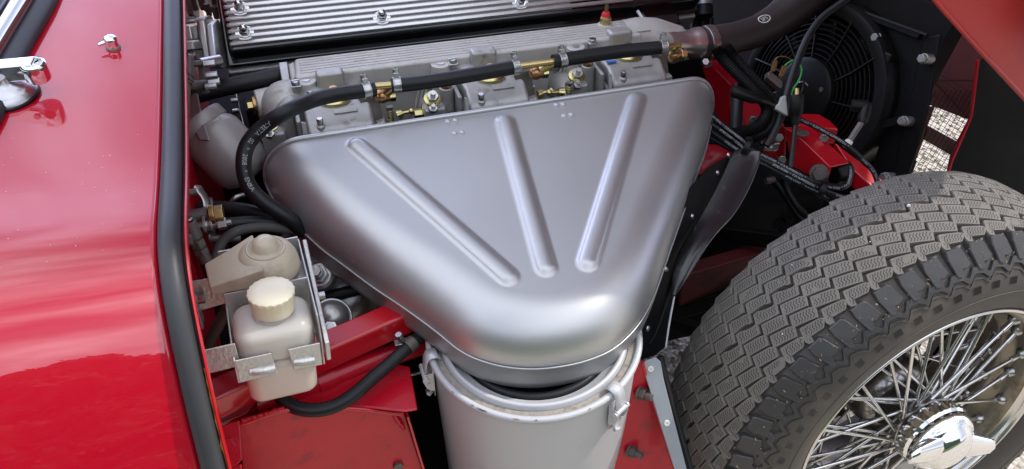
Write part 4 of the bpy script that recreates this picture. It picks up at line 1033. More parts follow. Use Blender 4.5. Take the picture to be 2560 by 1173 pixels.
# ================================================================ hoses and fittings on the left
hD, PD = hose('coolant_hose', [at(462, 243, d=1.11), at(480, 240, d=1.11), at(540, 224, d=1.12), at(620, 206, d=1.13), at(708, 186, d=1.15)], .0128, 'black hose running from the firewall to the white hexagonal manifold fitting')
mb = MB(); a = at(703, 190, d=1.142); dr = F; mb.hexa(a, a+dr*.012, .020); mb.build('hexagon_fitting', M_CLIP, hD, bevel=.0015)
hE, PE = hose('heater_hose', [at(500, 520, d=1.0), at(540, 520, d=1.0), at(600, 524, d=1.0), at(670, 538, d=1.0), at(740, 555, d=1.01)], .0095, 'upper black hose between the control lever and the air box')
mb = MB(); a = at(512, 518, d=.998); mb.cyl(a, a+F*.012, .0115, 20); mb.build('end_band', M_STEEL, hE)
hF_, PF = hose('heater_hose', [at(520, 566, d=.98), at(560, 562, d=.98), at(620, 556, d=.99), at(690, 556, d=1.0), at(760, 565, d=1.02)], .0088, 'second black hose below the first, reaching under the air box')
hG, PG = hose('vacuum_hose', [at(535, 690, d=.93), at(541, 640, d=.935), at(560, 600, d=.94), at(600, 576, d=.95), at(660, 568, d=.97), at(730, 575, d=1.0)], .0062, 'dusty braided hose arching behind the rubber dust cover', m=mat('dusty hose', (.055, .05, .047), .65, 0, 0, .3, 80, .4, 500))
hH, PH = hose('drain_hose', [at(700, 990, d=.868), at(721, 1010, d=.866), at(751, 1022, d=.866), at(796, 1025, d=.870), at(841, 1013, d=.878), at(886, 985, d=.888), at(931, 946, d=.903), at(977, 907, d=.918), at(1022, 866, d=.933), at(1075, 820, d=.96)], .0082, 'shiny black curved hose below the red frame tube')
t_ = (at(1040, 850, d=.94)-at(1015, 872, d=.931)).normalized()
p = at(1026, 862, d=.935); mb = MB(); mb.lathe(frame(p-t_*.006, t_.cross(Z), t_), [(.0085, 0), (.0094, 0), (.0094, .012), (.0085, .012)], 28, cap=False); mb.build('clamp_band', M_DULL, hH, smooth=40)
p = at(1004, 852, d=.93); mb = MB(); mb.hexa(p, p+Z*.012-F*.003, .0048); mb.box(p-Z*.003, (.018, .010, .004)); mb.build('clamp_bolt', M_STEEL, hH, bevel=.0005)
# grey servo cylinder
gc = thing('vacuum_tank', 'grey painted cylindrical tank with domed end and bracket by the firewall', 'tank', at(560, 400, d=1.08))
a = at(512, 322, d=1.06); b_ = at(622, 432, d=1.075); ax_ = (b_-a).normalized(); rr_ = 76/1900*1.065
GM = frame(a, ax_.cross(Z), ax_); Lg = (b_-a).length
M_TANK = mat('grey tank paint', (.28, .26, .25), .42, .25, 0, .1, 20, .25, 90, dirt=(.10, .08, .07), dirt_amt=.0, dscale=26)
mb = MB(); mb.lathe(GM, [(rr_*.80, -.012), (rr_*.86, -.008), (rr_*.86, .004), (rr_*.93, .008), (rr_, .016), (rr_, Lg*.7), (rr_*.97, Lg*.86), (rr_*.86, Lg*.98), (rr_*.6, Lg*1.07), (rr_*.3, Lg*1.1), (.0001, Lg*1.11)], 48); mb.build('tank_shell', M_TANK, gc, smooth=50)
mb = MB(); mb.lathe(GM, [(rr_*.875, -.014), (rr_*.90, -.012), (rr_*.90, .001), (rr_*.875, .003)], 48, cap=False); mb.build('rolled_edge', M_TANK, gc, smooth=40)
p_ = (at(505, 320, d=1.02), (ax_*-.8 + CF*-.6).normalized())
mb = MB(); mb.prism([at(462, 235, pl=p_), at(492, 232, pl=p_), at(506, 300, pl=p_), at(522, 350, pl=p_), at(500, 350, pl=p_), at(470, 300, pl=p_)], ax_*.003); mb.build('tank_bracket', M_TANK, gc, bevel=.001)
mb = MB(); p0, p1 = at(508, 330, d=1.025), at(548, 296, d=1.035); mb.box((p0+p1)/2, ((p1-p0).length, .006, .004), ax=((p1-p0).normalized(), ax_, ax_.cross((p1-p0).normalized()))); mb.build('bracket_strap', M_TANK, gc, bevel=.001)
# throttle rod with sockets
tr = thing('throttle_rod', 'thin rusty vertical rod with socket ends standing along the red firewall', 'rod', at(463, 470, d=.95))
p0, p1 = at(471, 195, d=.98), at(461, 470, d=.92); dr = (p1-p0).normalized()
mb = MB(); mb.cyl(p0, p1, .0032, 12); mb.build('rod', M_DULL, tr, smooth=60)
mb = MB(); mb.cyl(p0-dr*.030, p0-dr*.004, .0062, 16); mb.cyl(p0-dr*.004, p0+dr*.010, .0052, 12); mb.ball(p0-dr*.03, .0063, 12); mb.build('upper_socket', M_DULL, tr, smooth=40)
for k in (-.004, .003): mb = MB(); mb.cyl(p0+dr*k, p0+dr*(k+.003), .0070, 6); mb.build('lock_nut', M_DULL, tr)
mb = MB(); mb.cyl(p1-dr*.004, p1+dr*.022, .0058, 14); mb.ball(p1+dr*.022, .0060, 12); mb.build('lower_socket', M_DULL, tr, smooth=40)
# upper cross shaft and small levers
tl = thing('throttle_shaft', 'dull cross shaft with clamp lever and small bolts beside the top of the rod', 'lever', at(500, 210, d=1.03))
mb = MB(); mb.cyl(at(468, 215, d=1.0), at(512, 210, d=1.03), .0062, 14); mb.build('shaft', M_DULL, tl)
mb = MB(); mb.prism([at(493, 150, d=1.03), at(505, 150, d=1.03), at(510, 190, d=1.03), at(515, 232, d=1.03), at(505, 236, d=1.03), at(498, 200, d=1.03)], F*.004+CF*.004); mb.build('lever', M_DULL, tl, bevel=.001)
for u, v in ((488, 160), (522, 215), (530, 205), (518, 160), (524, 188)):
    p = at(u, v, d=1.02); mb = MB(); mb.hexa(p-F*.005, p+F*.010, .0045); mb.build('nut', M_STEEL if u > 515 else M_DULL, tl, bevel=.0004)
mb = MB(); mb.cyl(at(500, 160, d=1.04), at(548, 150, d=1.07), .0075, 14); mb.build('end_spigot', M_ALU, tl)
# control lever cluster lower left
cl2 = thing('control_lever', 'bent steel control lever with brass nut and banjo fittings by the firewall', 'lever', at(520, 530, d=.93))
lp = [at(u, v, d=dd) for u, v, dd in ((492, 476, .935), (497, 470, .935), (503, 480, .935), (512, 492, .935), (518, 510, .935), (521, 540, .935), (526, 575, .935), (533, 590, .935))]
mb = MB(); mb.tube(cr_spline(lp, 5), .0062, 8, flat=(1, .3), up=(F*.7+CF*-.4)); mb.build('bent_lever', M_STEEL, cl2, smooth=50)
mb = MB(); mb.cyl(at(462, 483, d=.92), at(495, 480, d=.935), .0042, 12); mb.build('pin', M_DULL, cl2)
mb = MB(); mb.cyl(at(448, 548, d=.92), at(520, 534, d=.93), .0085, 18); mb.build('shaft', M_DULL, cl2, bevel=.001)
mb = MB(); a = at(533, 536, d=.925); mb.cyl(a-F*.004, a+F*.002, .0125, 20); mb.hexa(a+F*.002, a+F*.012, .0105); mb.build('brass_nut', M_BRASS, cl2, bevel=.0008)
mb = MB(); a = at(505, 565, d=.925); mb.cyl(a-F*.018, a+F*.018, .0068, 16); mb.cyl(a+F*.002, a+F*.006, .013, 22); mb.cyl(a+F*.010, a+F*.013, .0125, 22); mb.build('pivot', M_STEEL, cl2, bevel=.0005)
mb = MB(); a = at(545, 562, d=.925); mb.hexa(a, a+F*.010, .0075); mb.cyl(a+F*.01, a+F*.016, .004, 10); mb.build('pivot_nut', M_STEEL, cl2, bevel=.0005)
bj = thing('brake_union', 'dull steel banjo union with slotted bolt leading down into a black hose', 'pipe union', at(480, 600, d=.9))
a, b_ = at(468, 555, d=.895), at(508, 640, d=.915); dr = (b_-a).normalized()
mb = MB(); mb.cyl(a, a+dr*.022, .0098, 20); mb.cyl(a+dr*.022, a+dr*.036, .0085, 16); mb.build('union_body', M_DULL, bj, bevel=.001)
mb = MB(); mb.cyl(a-dr*.002, a-dr*.0045, .0078, 18); mb.build('slotted_bolt', M_STEEL, bj, bevel=.0004)
mb = MB(); s_ = dr.cross(F).normalized(); mb.box(a-dr*.0048, (.0012, .0135, .0006), ax=(F, s_, dr)); mb.build('slot', M_DARK, bj)
mb = MB(); q0 = at(490, 600, d=.902); mb.hexa(q0, q0+dr*.008, .0095); mb.hexa(q0+dr*.012, q0+dr*.018, .009); mb.cyl(q0+dr*.018, q0+dr*.03, .0078, 14); mb.build('ferrules', M_DULL, bj, bevel=.0006)
mb = MB(); mb.tube(cr_spline([at(506, 638, d=.915), at(518, 665, d=.92), at(530, 700, d=.93), at(535, 745, d=.95)], 6), .0070, 12); mb.build('hose', M_RUBBER, bj, smooth=60)
p = at(458, 605, f=FW+.004); mb = MB(); mb.hexa(p, p+F*.010, .0075)
o = mb.build('wall_bolt', M_DULL, bevel=.0006); tag(o, 'dull hexagonal bolt head in the red firewall below the control lever', 'bolt')
# small pipes and red bits behind
mb = MB(); mb.tube(cr_spline([at(578, 505, d=1.04), at(590, 493, d=1.04), at(615, 486, d=1.05), at(640, 487, d=1.06)], 5), .0035, 10); o = mb.build('steel_pipe', M_STEEL, smooth=60); tag(o, 'short bent bright steel pipe below the grey tank', 'pipe')
mb = MB(); mb.cyl(at(520, 598, d=.97), at(600, 596, d=.99), .0050, 12); o = mb.build('metal_pipe', M_DULL, smooth=60); tag(o, 'dull straight metal pipe left of the rubber dust cover', 'pipe')
mb = MB(); mb.tube([at(590, 235, d=1.2), at(603, 290, d=1.2), at(615, 335, d=1.2)], .0022, 8); 
for u, v in ((588, 250), (592, 278)):
    p = at(u, v, d=1.195); mb.hexa(p-F*.006, p+F*.004, .004)
o = mb.build('dipstick_tube', M_STEEL, smooth=60); tag(o, 'thin steel rod with two small nuts in the dark gap above the grey tank', 'rod')
# brake servo castings behind the bottles
sv = thing('brake_servo', 'dull grey servo casting with threaded studs behind the plastic bottles', 'servo', at(820, 740, d=1.0))
M_SERVO = mat('dull servo metal', (.33, .32, .31), .32, .75, 0, .15, 25, .3, 200, dirt=(.15, .13, .11), dirt_amt=.1, dscale=30)
c = at(790, 670, d=1.06); n_ = (Z*.8+L*.5-F*.2).normalized()
mb = MB(); mb.lathe(frame(c - n_*.03, F, n_), [(.088, -.05), (.088, 0), (.082, .012), (.070, .02), (.048, .026), (.03, .03), (.016, .032), (.016, .04), (.0001, .04)], 48); mb.build('servo_drum', M_SERVO, sv, smooth=50)
c = at(800, 690, d=1.01); mb = MB(); mb.lathe(frame(c, F, n_), [(.020, -.01), (.020, .002), (.016, .006)], 28); mb.hexa(c+n_*.006, c+n_*.012, .0135); mb.cyl(c+n_*.012, c+n_*.02, .009, 16); mb.hexa(c+n_*.02, c+n_*.026, .0085); mb.build('port', M_SERVO, sv, bevel=.001)
c = at(828, 790, d=.96); n2_ = (L*.6+Z*.7).normalized()
mb = MB(); mb.lathe(frame(c-n2_*.03, F, n2_), [(.024, -.03), (.024, 0), (.0225, .008), (.0235, .011), (.0205, .02), (.014, .027), (.006, .030), (.0001, .031)], 36); mb.build('valve_body', M_SERVO, sv, smooth=40)
mb = MB(); mb.tube([c-n2_*.022 + (F*math.cos(a)+n2_.cross(F)*math.sin(a))*.0245 for a in [2*math.pi*i/40 for i in range(40)]], .0016, 8, closed=True); mb.build('band', M_STEEL, sv, smooth=60)
c = at(826, 822, d=.94); mb = MB(); mb.hexa(c-Z*.004, c+n2_*.007, .010); mb.cyl(c, c+n2_*.012, .005, 12); mb.build('valve_nut', M_STEEL, sv, bevel=.0008)
c = at(796, 741, d=.90); mb = MB(); mb.cyl(c - F*.006, c + F*.008, .0052, 12); mb.build('bracket_screw', M_STEEL, sv, bevel=.0005)
mb = MB(); mb.tube(cr_spline([at(800, 745, d=1.03), at(850, 735, d=1.03), at(905, 722, d=1.03), at(950, 720, d=1.04)], 5), .0085, 12); o = mb.build('servo_hose', M_RUBBER, smooth=60); tag(o, 'short dark hose between the servo and the underside of the air box', 'hose')
# cables in the dark gap left of the carburettors
# dark gearbox mass low behind everything
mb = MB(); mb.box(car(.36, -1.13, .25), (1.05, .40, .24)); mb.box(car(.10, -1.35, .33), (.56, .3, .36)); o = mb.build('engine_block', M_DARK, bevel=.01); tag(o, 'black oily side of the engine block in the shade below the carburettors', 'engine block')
# ================================================================ radiator hose
rp = [at(1740, 112, d=1.275), at(1785, 104, d=1.285), at(1840, 94, d=1.30), at(1893, 78, d=1.32), at(1945, 50, d=1.34), at(1995, 10, d=1.36), at(2060, -45, d=1.38), at(2150, -120, d=1.40)]
rr2 = [.0265, .0265, .0265, .0275, .031, .036, .038, .038]
RP = cr_spline(rp, 8); RR = [lerp_track([(i, r) for i, r in enumerate(rr2)], k/8)[0] for k in range(len(RP))]
rh_ = thing('radiator_hose', 'thick black silicone radiator hose curving up over the fans', 'hose', RP[0])
mb = MB(); mb.tube(RP, RR, 32); mb.build('tube', mat('silicone hose', (.028, .022, .021), .45, 0, 0, .15, 20, .3, 900), rh_, smooth=60)
t_ = (RP[3]-RP[0]).normalized(); p = at(1771, 107, d=1.282)
mb = MB(); mb.lathe(frame(p-t_*.008, t_.cross(Z), t_), [(.026, 0), (.0290, 0), (.0290, .0145), (.026, .0145)], 40, cap=False); mb.build('clamp_band', M_STEEL, rh_, smooth=40, bevel=.0008)
for k in range(26):
    a = -1.9 + k*.06*2; s1 = (CO-p).normalized(); s1 = (s1-t_*s1.dot(t_)).normalized(); s2 = t_.cross(s1)
    c = p + (s1*math.cos(a)+s2*math.sin(a))*.0291; mb = MB() if k == 0 else mb
    mb.box(c, (.008, .0010, .0005), ax=(t_, (s2*math.cos(a)-s1*math.sin(a)), (s1*math.cos(a)+s2*math.sin(a))))
mb.build('worm_slots', M_DULL, rh_)
q = at(1765, 158, d=1.27); mb = MB(); mb.box(q, (.014, .016, .010)); mb.build('worm_housing', M_STEEL, rh_, bevel=.002); mb = MB(); mb.hexa(q-F*.004+CF*-.004, q-F*.004+CF*-.014, .006); mb.build('worm_screw', M_STEEL, rh_, bevel=.0006)
# oval printed logo on the hose: ring with small letters
LG = MB(); i_ = 26; pc = RP[i_]; tt = (RP[i_+1]-RP[i_-1]).normalized(); rl = RR[i_]*1.015
v_ = (CO-pc).normalized(); v_ = (v_-tt*v_.dot(tt)).normalized(); w_ = v_.cross(tt); 
def hp(s, h, r=rl): a = h/r; return pc + tt*s + (v_*math.cos(a)+w_*math.sin(a))*r
tgt = at(1912, 46, d=(pc-CO).dot(CF)-.03); s0 = (tgt-pc).dot(tt)
best = min(((sgn*k/50, abs(((hp(s0, sgn*k/50*.05)-CO).normalized()-(tgt-CO).normalized()).length)) for k in range(50) for sgn in (-1, 1)), key=lambda q: q[1]); h0 = best[0]*.05
n = 40; vs = []
for k in range(n): a = 2*math.pi*k/n; vs += [hp(s0+.0135*math.cos(a), h0+.0085*math.sin(a)), hp(s0+.0115*math.cos(a), h0+.0067*math.sin(a))]
LG.add(vs, [(2*k, 2*k+1, (2*k+3) % (2*n), (2*k+2) % (2*n)) for k in range(n)]); LG.build('logo_ring', M_WHITE, rh_, smooth=0, fix=False)
cu = bpy.data.curves.new('t', 'FONT'); cu.body = 'SFS'; cu.size = .0105; cu.align_x = 'CENTER'; to = bpy.data.objects.new('t', cu); COL.objects.link(to)
dg = bpy.context.evaluated_depsgraph_get(); me = to.evaluated_get(dg).to_mesh(); vv = [v.co.copy() for v in me.vertices]; ff = [list(q.vertices) for q in me.polygons]
bpy.data.objects.remove(to); mb = MB(); mb.add([hp(s0+p.x, h0+p.y-.0036) for p in vv], ff); mb.build('logo_letters', M_WHITE, rh_, smooth=0, fix=False)
# front timing cover, thermostat hose, bits above
tcv = thing('front_cover', 'black rounded front end of the cam cover behind the temperature sensor', 'engine cover', at(1660, 60, d=1.38))
mb = MB(); P_ = (C3(.62, y1-.01, -.03), nD)
mb.prism([at(1596, 24, pl=P_), at(1690, 10, pl=P_), at(1706, 60, pl=P_), at(1640, 72, pl=P_), at(1618, 60, pl=P_)], nD*-.03); mb.prism([at(1560, -40, pl=P_), at(1695, -40, pl=P_), at(1690, 14, pl=P_), at(1590, 26, pl=P_)], nD*.012); mb.build('casting', M_BLACK, tcv, bevel=.007, seg=3)
mb = MB(); a, b_ = at(1594, 28, d=1.33), at(1616, 62, d=1.32); mb.tube([a, b_], .003, 8); mb.build('worn_edge', M_CLIP, tcv)
thm = thing('thermostat_hose', 'short black hose with ribbed silver clamp hanging at the top right of the engine', 'hose', at(1750, 30, d=1.42))
a, b_ = at(1752, -30, d=1.42), at(1755, 16, d=1.42); mb = MB(); mb.cyl(a, b_, .020, 28); mb.build('clamp_band', mat('galvanised', (.36, .40, .42), .4, .8, 0, .3, 60, .3, 200), thm)
mb = MB(); mb.cyl(b_, at(1757, 44, d=1.42), .0195, 28); mb.build('hose', M_RUBBER, thm, bevel=.003)
mb = MB(); q = at(1720, 18, d=1.40); mb.box(q, (.02, .012, .02)); mb.cyl(q+L*.004, q+L*.016, .006, 14); mb.build('clamp_screw', M_STEEL, thm, bevel=.001)
for k, (u, r) in enumerate(((1738, .008), (1758, .009), (1776, .006))):
    mb = MB(); pts = [at(u, 45, d=1.46), at(u-2, 75, d=1.46), at(u-8, 130, d=1.47)]; P = cr_spline(pts, 14)
    mb.tube(P, [r*(1+.12*(i % 2)) for i in range(len(P))], 12); mb.build('corrugated_hose', M_PLAST, thm, smooth=60)
# ================================================================ radiator, fans
fcx = V((.542, 1.225, .517)); K2 = 1.06
fcx = CO + (fcx-CO)*K2; FR = .159*K2; fcx = CO + ray(2034, 232)*((fcx-CO).dot(CF))
ya = rad(25); ti = rad(-15)
fn = -V((math.cos(ya)*math.cos(ti), math.sin(ya)*math.cos(ti), math.sin(ti)))    # faces the engine
fz = (Z - fn*Z.dot(fn)).normalized(); fx_ = fz.cross(fn).normalized()
PLf = (fcx, fn)
def fan(c, R, label):
    t = thing('radiator_fan', label, 'cooling fan', c, 'electric cooling fans on the radiator')
    M = frame(c, fx_, fn)
    def q(r, a, h): return M @ V((r*math.cos(a), r*math.sin(a), h))
    mb = MB(); mb.lathe(M, [(R*.835, .020), (R*.86, .0225), (R*.975, .021), (R, .012), (R*1.0, -.03)], 72, cap=False); mb.build('shroud_ring', M_PLAST, t, smooth=45, solid=.002)
    mb = MB(); mb.lathe(M, [(R*.835, .020), (R*.83, .0), (R*.835, -.03)], 72, cap=False); mb.build('duct', M_PLAST, t)
    for k in range(8):
        r = R*(.42 + .053*k); mb = MB(); mb.tube([q(r, 2*math.pi*i/72, .022 - .004*(k/8)) for i in range(72)], .0022, 6, closed=True, flat=(.8, 1.4)); mb.build('guard_ring', M_PLAST, t, smooth=60)
    for k in range(11):
        a = 2*math.pi*k/11+.12; mb = MB(); mb.tube([q(R*.3, a, .024), q(R*.6, a+.05, .024), q(R*.88, a+.12, .021)], .0022, 6); mb.build('guard_spoke', M_PLAST, t, smooth=60)
    mb = MB(); mb.lathe(M, [(.0001, .034), (R*.33, .034), (R*.375, .031), (R*.39, .022), (R*.39, -.01)], 48, cap=False); mb.build('motor', M_PLAST, t, smooth=40)
    for k in range(3): p = q(R*.27, .5+k*2.1, .032); mb = MB(); mb.cyl(p, p+fn*.004, .0045, 12); mb.build('motor_screw', M_DULL, t)
    for k in range(8):
        a = 2*math.pi*k/8; mb = MB(); vs = []
        for i in range(6):
            r = R*(.3+.54*i/5); sw = .16+.22*i/5; vs += [q(r, a+.18*i/5, -.004), q(r, a+.18*i/5+sw*1.6, -.024)]
        mb.add(vs, [(2*i, 2*i+1, 2*i+3, 2*i+2) for i in range(5)]); mb.build('blade', M_PLAST, t, smooth=60, solid=.002)
    for k in range(4):
        a = math.pi/4+k*math.pi/2; c_ = q(R*.95, a, .012); mb = MB(); mb.box(c_, (R*.16, R*.12, .012), ax=(fx_, fn.cross(fx_), fn)); mb.build('mounting_ear', M_PLAST, t, bevel=.003)
    return t
f1 = fan(fcx, FR, 'large black guarded fan beside the red bracket, its rings and hub fully in view')
p2_ = at(1868, -8, d=1.66); f2 = clone_tree(f1, Matrix.Translation(p2_-fcx), 'farther black guarded fan seen above the radiator hose')
# small cast logo arc on the hub
mb = MB(); M = frame(fcx + fn*.0345, fx_, fn); mb.tube([M @ V((.018*math.cos(a), .018*math.sin(a), 0)) for a in [rad(60+k*8) for k in range(17)]], .0012, 6); mb.build('hub_emblem', M_STEEL, f1, smooth=60)
# radiator core and cowl behind
def fp(x, y, h=0): return fcx + fx_*x + fz*y + fn*h
rad_ = thing('radiator', 'black painted radiator and cowl plate carrying the fans', 'radiator', fcx - fz*.3)
mb = MB(); mb.box(fp(-.31, -.02, -.055), (.95, .46, .04), ax=(fx_, fz, fn)); mb.build('core', M_DARK, rad_)
def fpx(u, v, h=0): return at(u, v, pl=(fcx+fn*h, fn))
# the cowl is bounded on the right by a folded edge
mb = MB(); mb.prism([fpx(2120, 22, -.01), fpx(2305, 96, -.01), fpx(2240, 440, -.01), fpx(2215, 520, -.01), fpx(2150, 520, -.01), fpx(2215, 300, -.01), fpx(2226, 200, -.01), fpx(2190, 90, -.01)], fn*-.006); mb.build('cowl_plate', M_BLACKM, rad_, bevel=.002)
mb = MB(); mb.prism([fpx(2110, 8, -.006), fpx(2316, 84, -.006), fpx(2302, 100, -.006), fpx(2118, 26, -.006)], fn*.012); mb.build('cowl_top_edge', M_BLACKM, rad_, bevel=.002)
mb = MB(); mb.prism([fpx(2306, 96, -.004), fpx(2352, 84, -.004), fpx(2322, 262, -.004), fpx(2300, 345, -.004), fpx(2264, 450, -.004), fpx(2190, 520, -.004), fpx(2232, 440, -.004)], fn*-.006); mb.build('side_channel', M_BLACKM, rad_, bevel=.003)
mb = MB(); mb.tube([fpx(2108, 12, .004), fpx(2318, 88, .004)], .003, 8); mb.build('bright_edge', M_PLAST, rad_)
mb = MB(); mb.prism([fpx(2078, 336, .012), fpx(2262, 286, .012), fpx(2268, 304, .012), fpx(2084, 358, .012)], fn*-.004); mb.build('cross_strap', M_BLACKM, rad_, bevel=.001)
for u, v in ((2192, 94), (2309, 147), (2259, 303), (2213, 443), (2004, 52)):
    c = fpx(u, v, .014); mb = MB(); mb.lathe(frame(c-fn*.02, fx_, fn), [(.0085, 0), (.0085, .021)], 20); mb.hexa(c+fn*.001, c+fn*.008, .0072); mb.build('bolt', mat('weathered zinc', (.30, .30, .29), .45, .8, 0, .2, 80), rad_, bevel=.0008)
# black plastic header at the top right
hd2 = thing('radiator_tank', 'glossy black moulded tank above the right end of the cowl', 'radiator tank', at(2290, 30, d=1.5))
mb = MB(); q = at(2285, 18, d=1.52); mb.lathe(frame(q-fz*.03, fx_, fz), [(.0001, .05), (.03, .048), (.05, .035), (.058, .01), (.060, -.02), (.062, -.05)], 32, cap=False); mb.box(at(2190, -20, d=1.55), (.30, .09, .07), ax=(fx_, fn, fz)); mb.build('moulding', M_PLAST, hd2, smooth=60, bevel=.004)
# ---- relay and wires
rl = thing('relay', 'small corroded relay with spade terminals and a green wire in front of the fan', 'relay', at(1940, 185, d=1.3))
PR = (at(1940, 185, d=1.30), CF*-1)
mb = MB(); mb.prism([at(1920, 183, pl=PR), at(1926, 176, pl=PR), at(1957, 202, pl=PR), at(1957, 218, pl=PR), at(1950, 222, pl=PR), at(1918, 195, pl=PR)], CF*.02); mb.build('housing', M_DULL, rl, bevel=.002)
for a, b_ in (((1932, 178), (1938, 152)), ((1952, 190), (1962, 164))):
    mb = MB(); p, q = at(*a, d=1.29), at(*b_, d=1.285); mb.box((p+q)/2, (.009, .003, (q-p).length), ax=(F, L, (q-p).normalized())); mb.build('spade_terminal', M_TERM, rl, bevel=.0005)
mb = MB(); mb.tube(cr_spline([at(1936, 152, d=1.285), at(1945, 143, d=1.285), at(1962, 142, d=1.29), at(1985, 152, d=1.3)], 5), .0012, 6); mb.build('thin_wire', M_TERM, rl)
mb = MB(); mb.tube(cr_spline([at(1962, 164, d=1.285), at(1980, 152, d=1.28), at(1995, 155, d=1.29), at(2004, 175, d=1.29), at(1998, 200, d=1.285), at(1982, 225, d=1.28), at(1978, 245, d=1.27)], 6), .0017, 8); mb.build('green_wire', M_GREENW, rl, smooth=60)
mb = MB(); mb.tube(cr_spline([at(2002, 170, d=1.30), at(2010, 200, d=1.30), at(2004, 232, d=1.29), at(1985, 250, d=1.28)], 6), .0018, 8); mb.build('black_wire', M_RUBBER, rl, smooth=60)
# ---- thick coil cable dropping through the bay
def cable(name, pix, r, label, m=M_RUBBER, txt=None, step=8, cat='cable', size=None, s0=.01, group=None):
    P = cr_spline([at(u, v, d=d) for u, v, d in pix], step); t = thing(name, label, cat, P[0], group)
    mb = MB(); mb.tube(P, r, 12); mb.build('sheath', m, t, smooth=60)
    if txt:
        Ltot = sum((b-a).length for a, b in zip(P, P[1:])); s = s0
        while s < Ltot-.05: text_on_tube(t, P, r, s, txt, size or r*1.15, .1, PRINT); s += len(txt)*(size or r*1.15)*.66
    return t, P
PRINT = mat('grey cable print', (.38, .38, .39), .6)
cA, _ = cable('battery_cable', [(2130, -12, 1.25), (2110, 4, 1.25), (2057, 43, 1.25), (2022, 90, 1.24), (1998, 141, 1.23), (1980, 192, 1.22), (1966, 240, 1.21), (1953, 292, 1.21), (1930, 340, 1.21), (1915, 365, 1.21)], .0062, 'thick black cable falling in front of the large fan')
cB_, PB2 = cable('coil_lead', [(1993, 262, 1.18), (1990, 300, 1.18), (1983, 360, 1.17), (1975, 420, 1.165), (1970, 455, 1.17)], .0040, 'black coil lead with brass tipped rubber boot standing upright')
ax1 = (at(1992, 236, d=1.175)-at(1990, 292, d=1.18)).normalized(); b0_ = at(1989, 296, d=1.178)
mb = MB(); mb.lathe(frame(b0_, F, ax1), [(.0058, -.010), (.0075, 0), (.0085, .006), (.0115, .010), (.0118, .034), (.0112, .036), (.0060, .0365)], 24); mb.build('boot', M_PLAST, cB_, smooth=40)
mb = MB(); mb.cyl(b0_+ax1*.034, b0_+ax1*.046, .0042, 14, .0036); mb.build('brass_tip', M_BRASS, cB_, bevel=.0006)
wc = MB(); Pw = (at(1960, 262, d=1.185), (CF*-1))
wc.prism([at(1955, 240, pl=Pw), at(1966, 238, pl=Pw), at(1970, 272, pl=Pw), at(1972, 290, pl=Pw), at(1962, 286, pl=Pw), at(1938, 272, pl=Pw), at(1940, 262, pl=Pw), at(1948, 260, pl=Pw)], CF*.010)
o = wc.build('cable_clip', mat('grey plastic', (.34, .33, .31), .5, 0, 0, .1, 60), bevel=.002); tag(o, 'pale grey plastic cable clip beside the upright coil lead boot', 'clip')
cC, _ = cable('spark_plug_lead', [(1893, 250, 1.19), (1920, 258, 1.19), (1945, 270, 1.19), (1998, 298, 1.19), (2048, 322, 1.18), (2108, 357, 1.17), (2153, 396, 1.17), (2183, 429, 1.175), (2196, 465, 1.18), (2198, 490, 1.19)], .0040, 'printed black lead arching over the red bracket to the tyre', txt='CABLE  *  ELECTRONIC SUPPRESSION  * ', s0=.075)
a, b_ = at(1836, 229, d=1.19), at(1893, 249, d=1.19); dr = (b_-a).normalized()
mb = MB(); mb.lathe(frame(a, dr.cross(Z), dr), [(.0001, -.006), (.008, -.004), (.0095, .002), (.0092, .032), (.0065, (b_-a).length), (.0048, (b_-a).length+.008)], 20); mb.build('boot', M_PLAST, cC, smooth=50)
ag = thing('angled_plug_cap', 'black angled rubber plug cap on a short lead with a white ferrule', 'plug cap', at(2150, 300, d=1.2))
p0, p1, p2, p3 = at(2128, 263, d=1.21), at(2166, 266, d=1.205), at(2158, 300, d=1.2), at(2124, 352, d=1.2)
mb = MB(); mb.tube([p0, p0.lerp(p1, .8), p1, p1.lerp(p2, .3), p2, p2+(p2-p1)*.25], [.0095, .0100, .0105, .0095, .0085, .006], 16); mb.build('cap', M_PLAST, ag, smooth=50)
mb = MB(); mb.cyl(p2, p3, .0048, 12); mb.build('lead', M_DULL, ag); mb = MB(); mb.cyl(p3, p3+(p3-p2).normalized()*.012, .0062, 14); mb.build('ferrule', M_WHITE, ag, bevel=.001)
# bundle of plug leads
bund = [[(1760, 280, 1.20), (1777, 289, 1.20), (1815, 320, 1.19), (1854, 350, 1.18), (1880, 376, 1.165), (1929, 400, 1.155), (1990, 432, 1.15), (2048, 462, 1.15), (2093, 471, 1.155), (2118, 462, 1.16), (2127, 440, 1.165), (2127, 420, 1.17)],
 [(1760, 300, 1.205), (1800, 325, 1.195), (1840, 355, 1.185), (1872, 382, 1.16), (1925, 408, 1.15), (1986, 440, 1.145), (2048, 472, 1.145), (2080, 485, 1.15), (2130, 500, 1.16), (2160, 510, 1.17)],
 [(1755, 312, 1.21), (1790, 338, 1.20), (1830, 366, 1.18), (1868, 390, 1.165), (1920, 416, 1.155), (1982, 449, 1.15), (2045, 480, 1.15), (2075, 500, 1.16), (2110, 520, 1.17), (2140, 545, 1.18)],
 [(1752, 330, 1.215), (1785, 350, 1.205), (1825, 372, 1.19), (1862, 392, 1.175), (1912, 412, 1.165), (1975, 444, 1.16), (2040, 470, 1.16), (2085, 490, 1.165), (2150, 505, 1.18)]]
labs = ['topmost lead of the bundle, looping up round the rubber mount', 'second printed lead of the bundle beside the rubber flap', 'lowest printed lead of the bundle, running down to the tyre', 'lead tucked behind the bundle of printed leads']
for i, pix in enumerate(bund):
    cable('spark_plug_lead', pix, .0041, labs[i], txt='SPIRE CORE  *  CIR SUPPRESSION  * ' if i < 3 else None, group='spark plug leads in the bundle', s0=.01+.02*i)
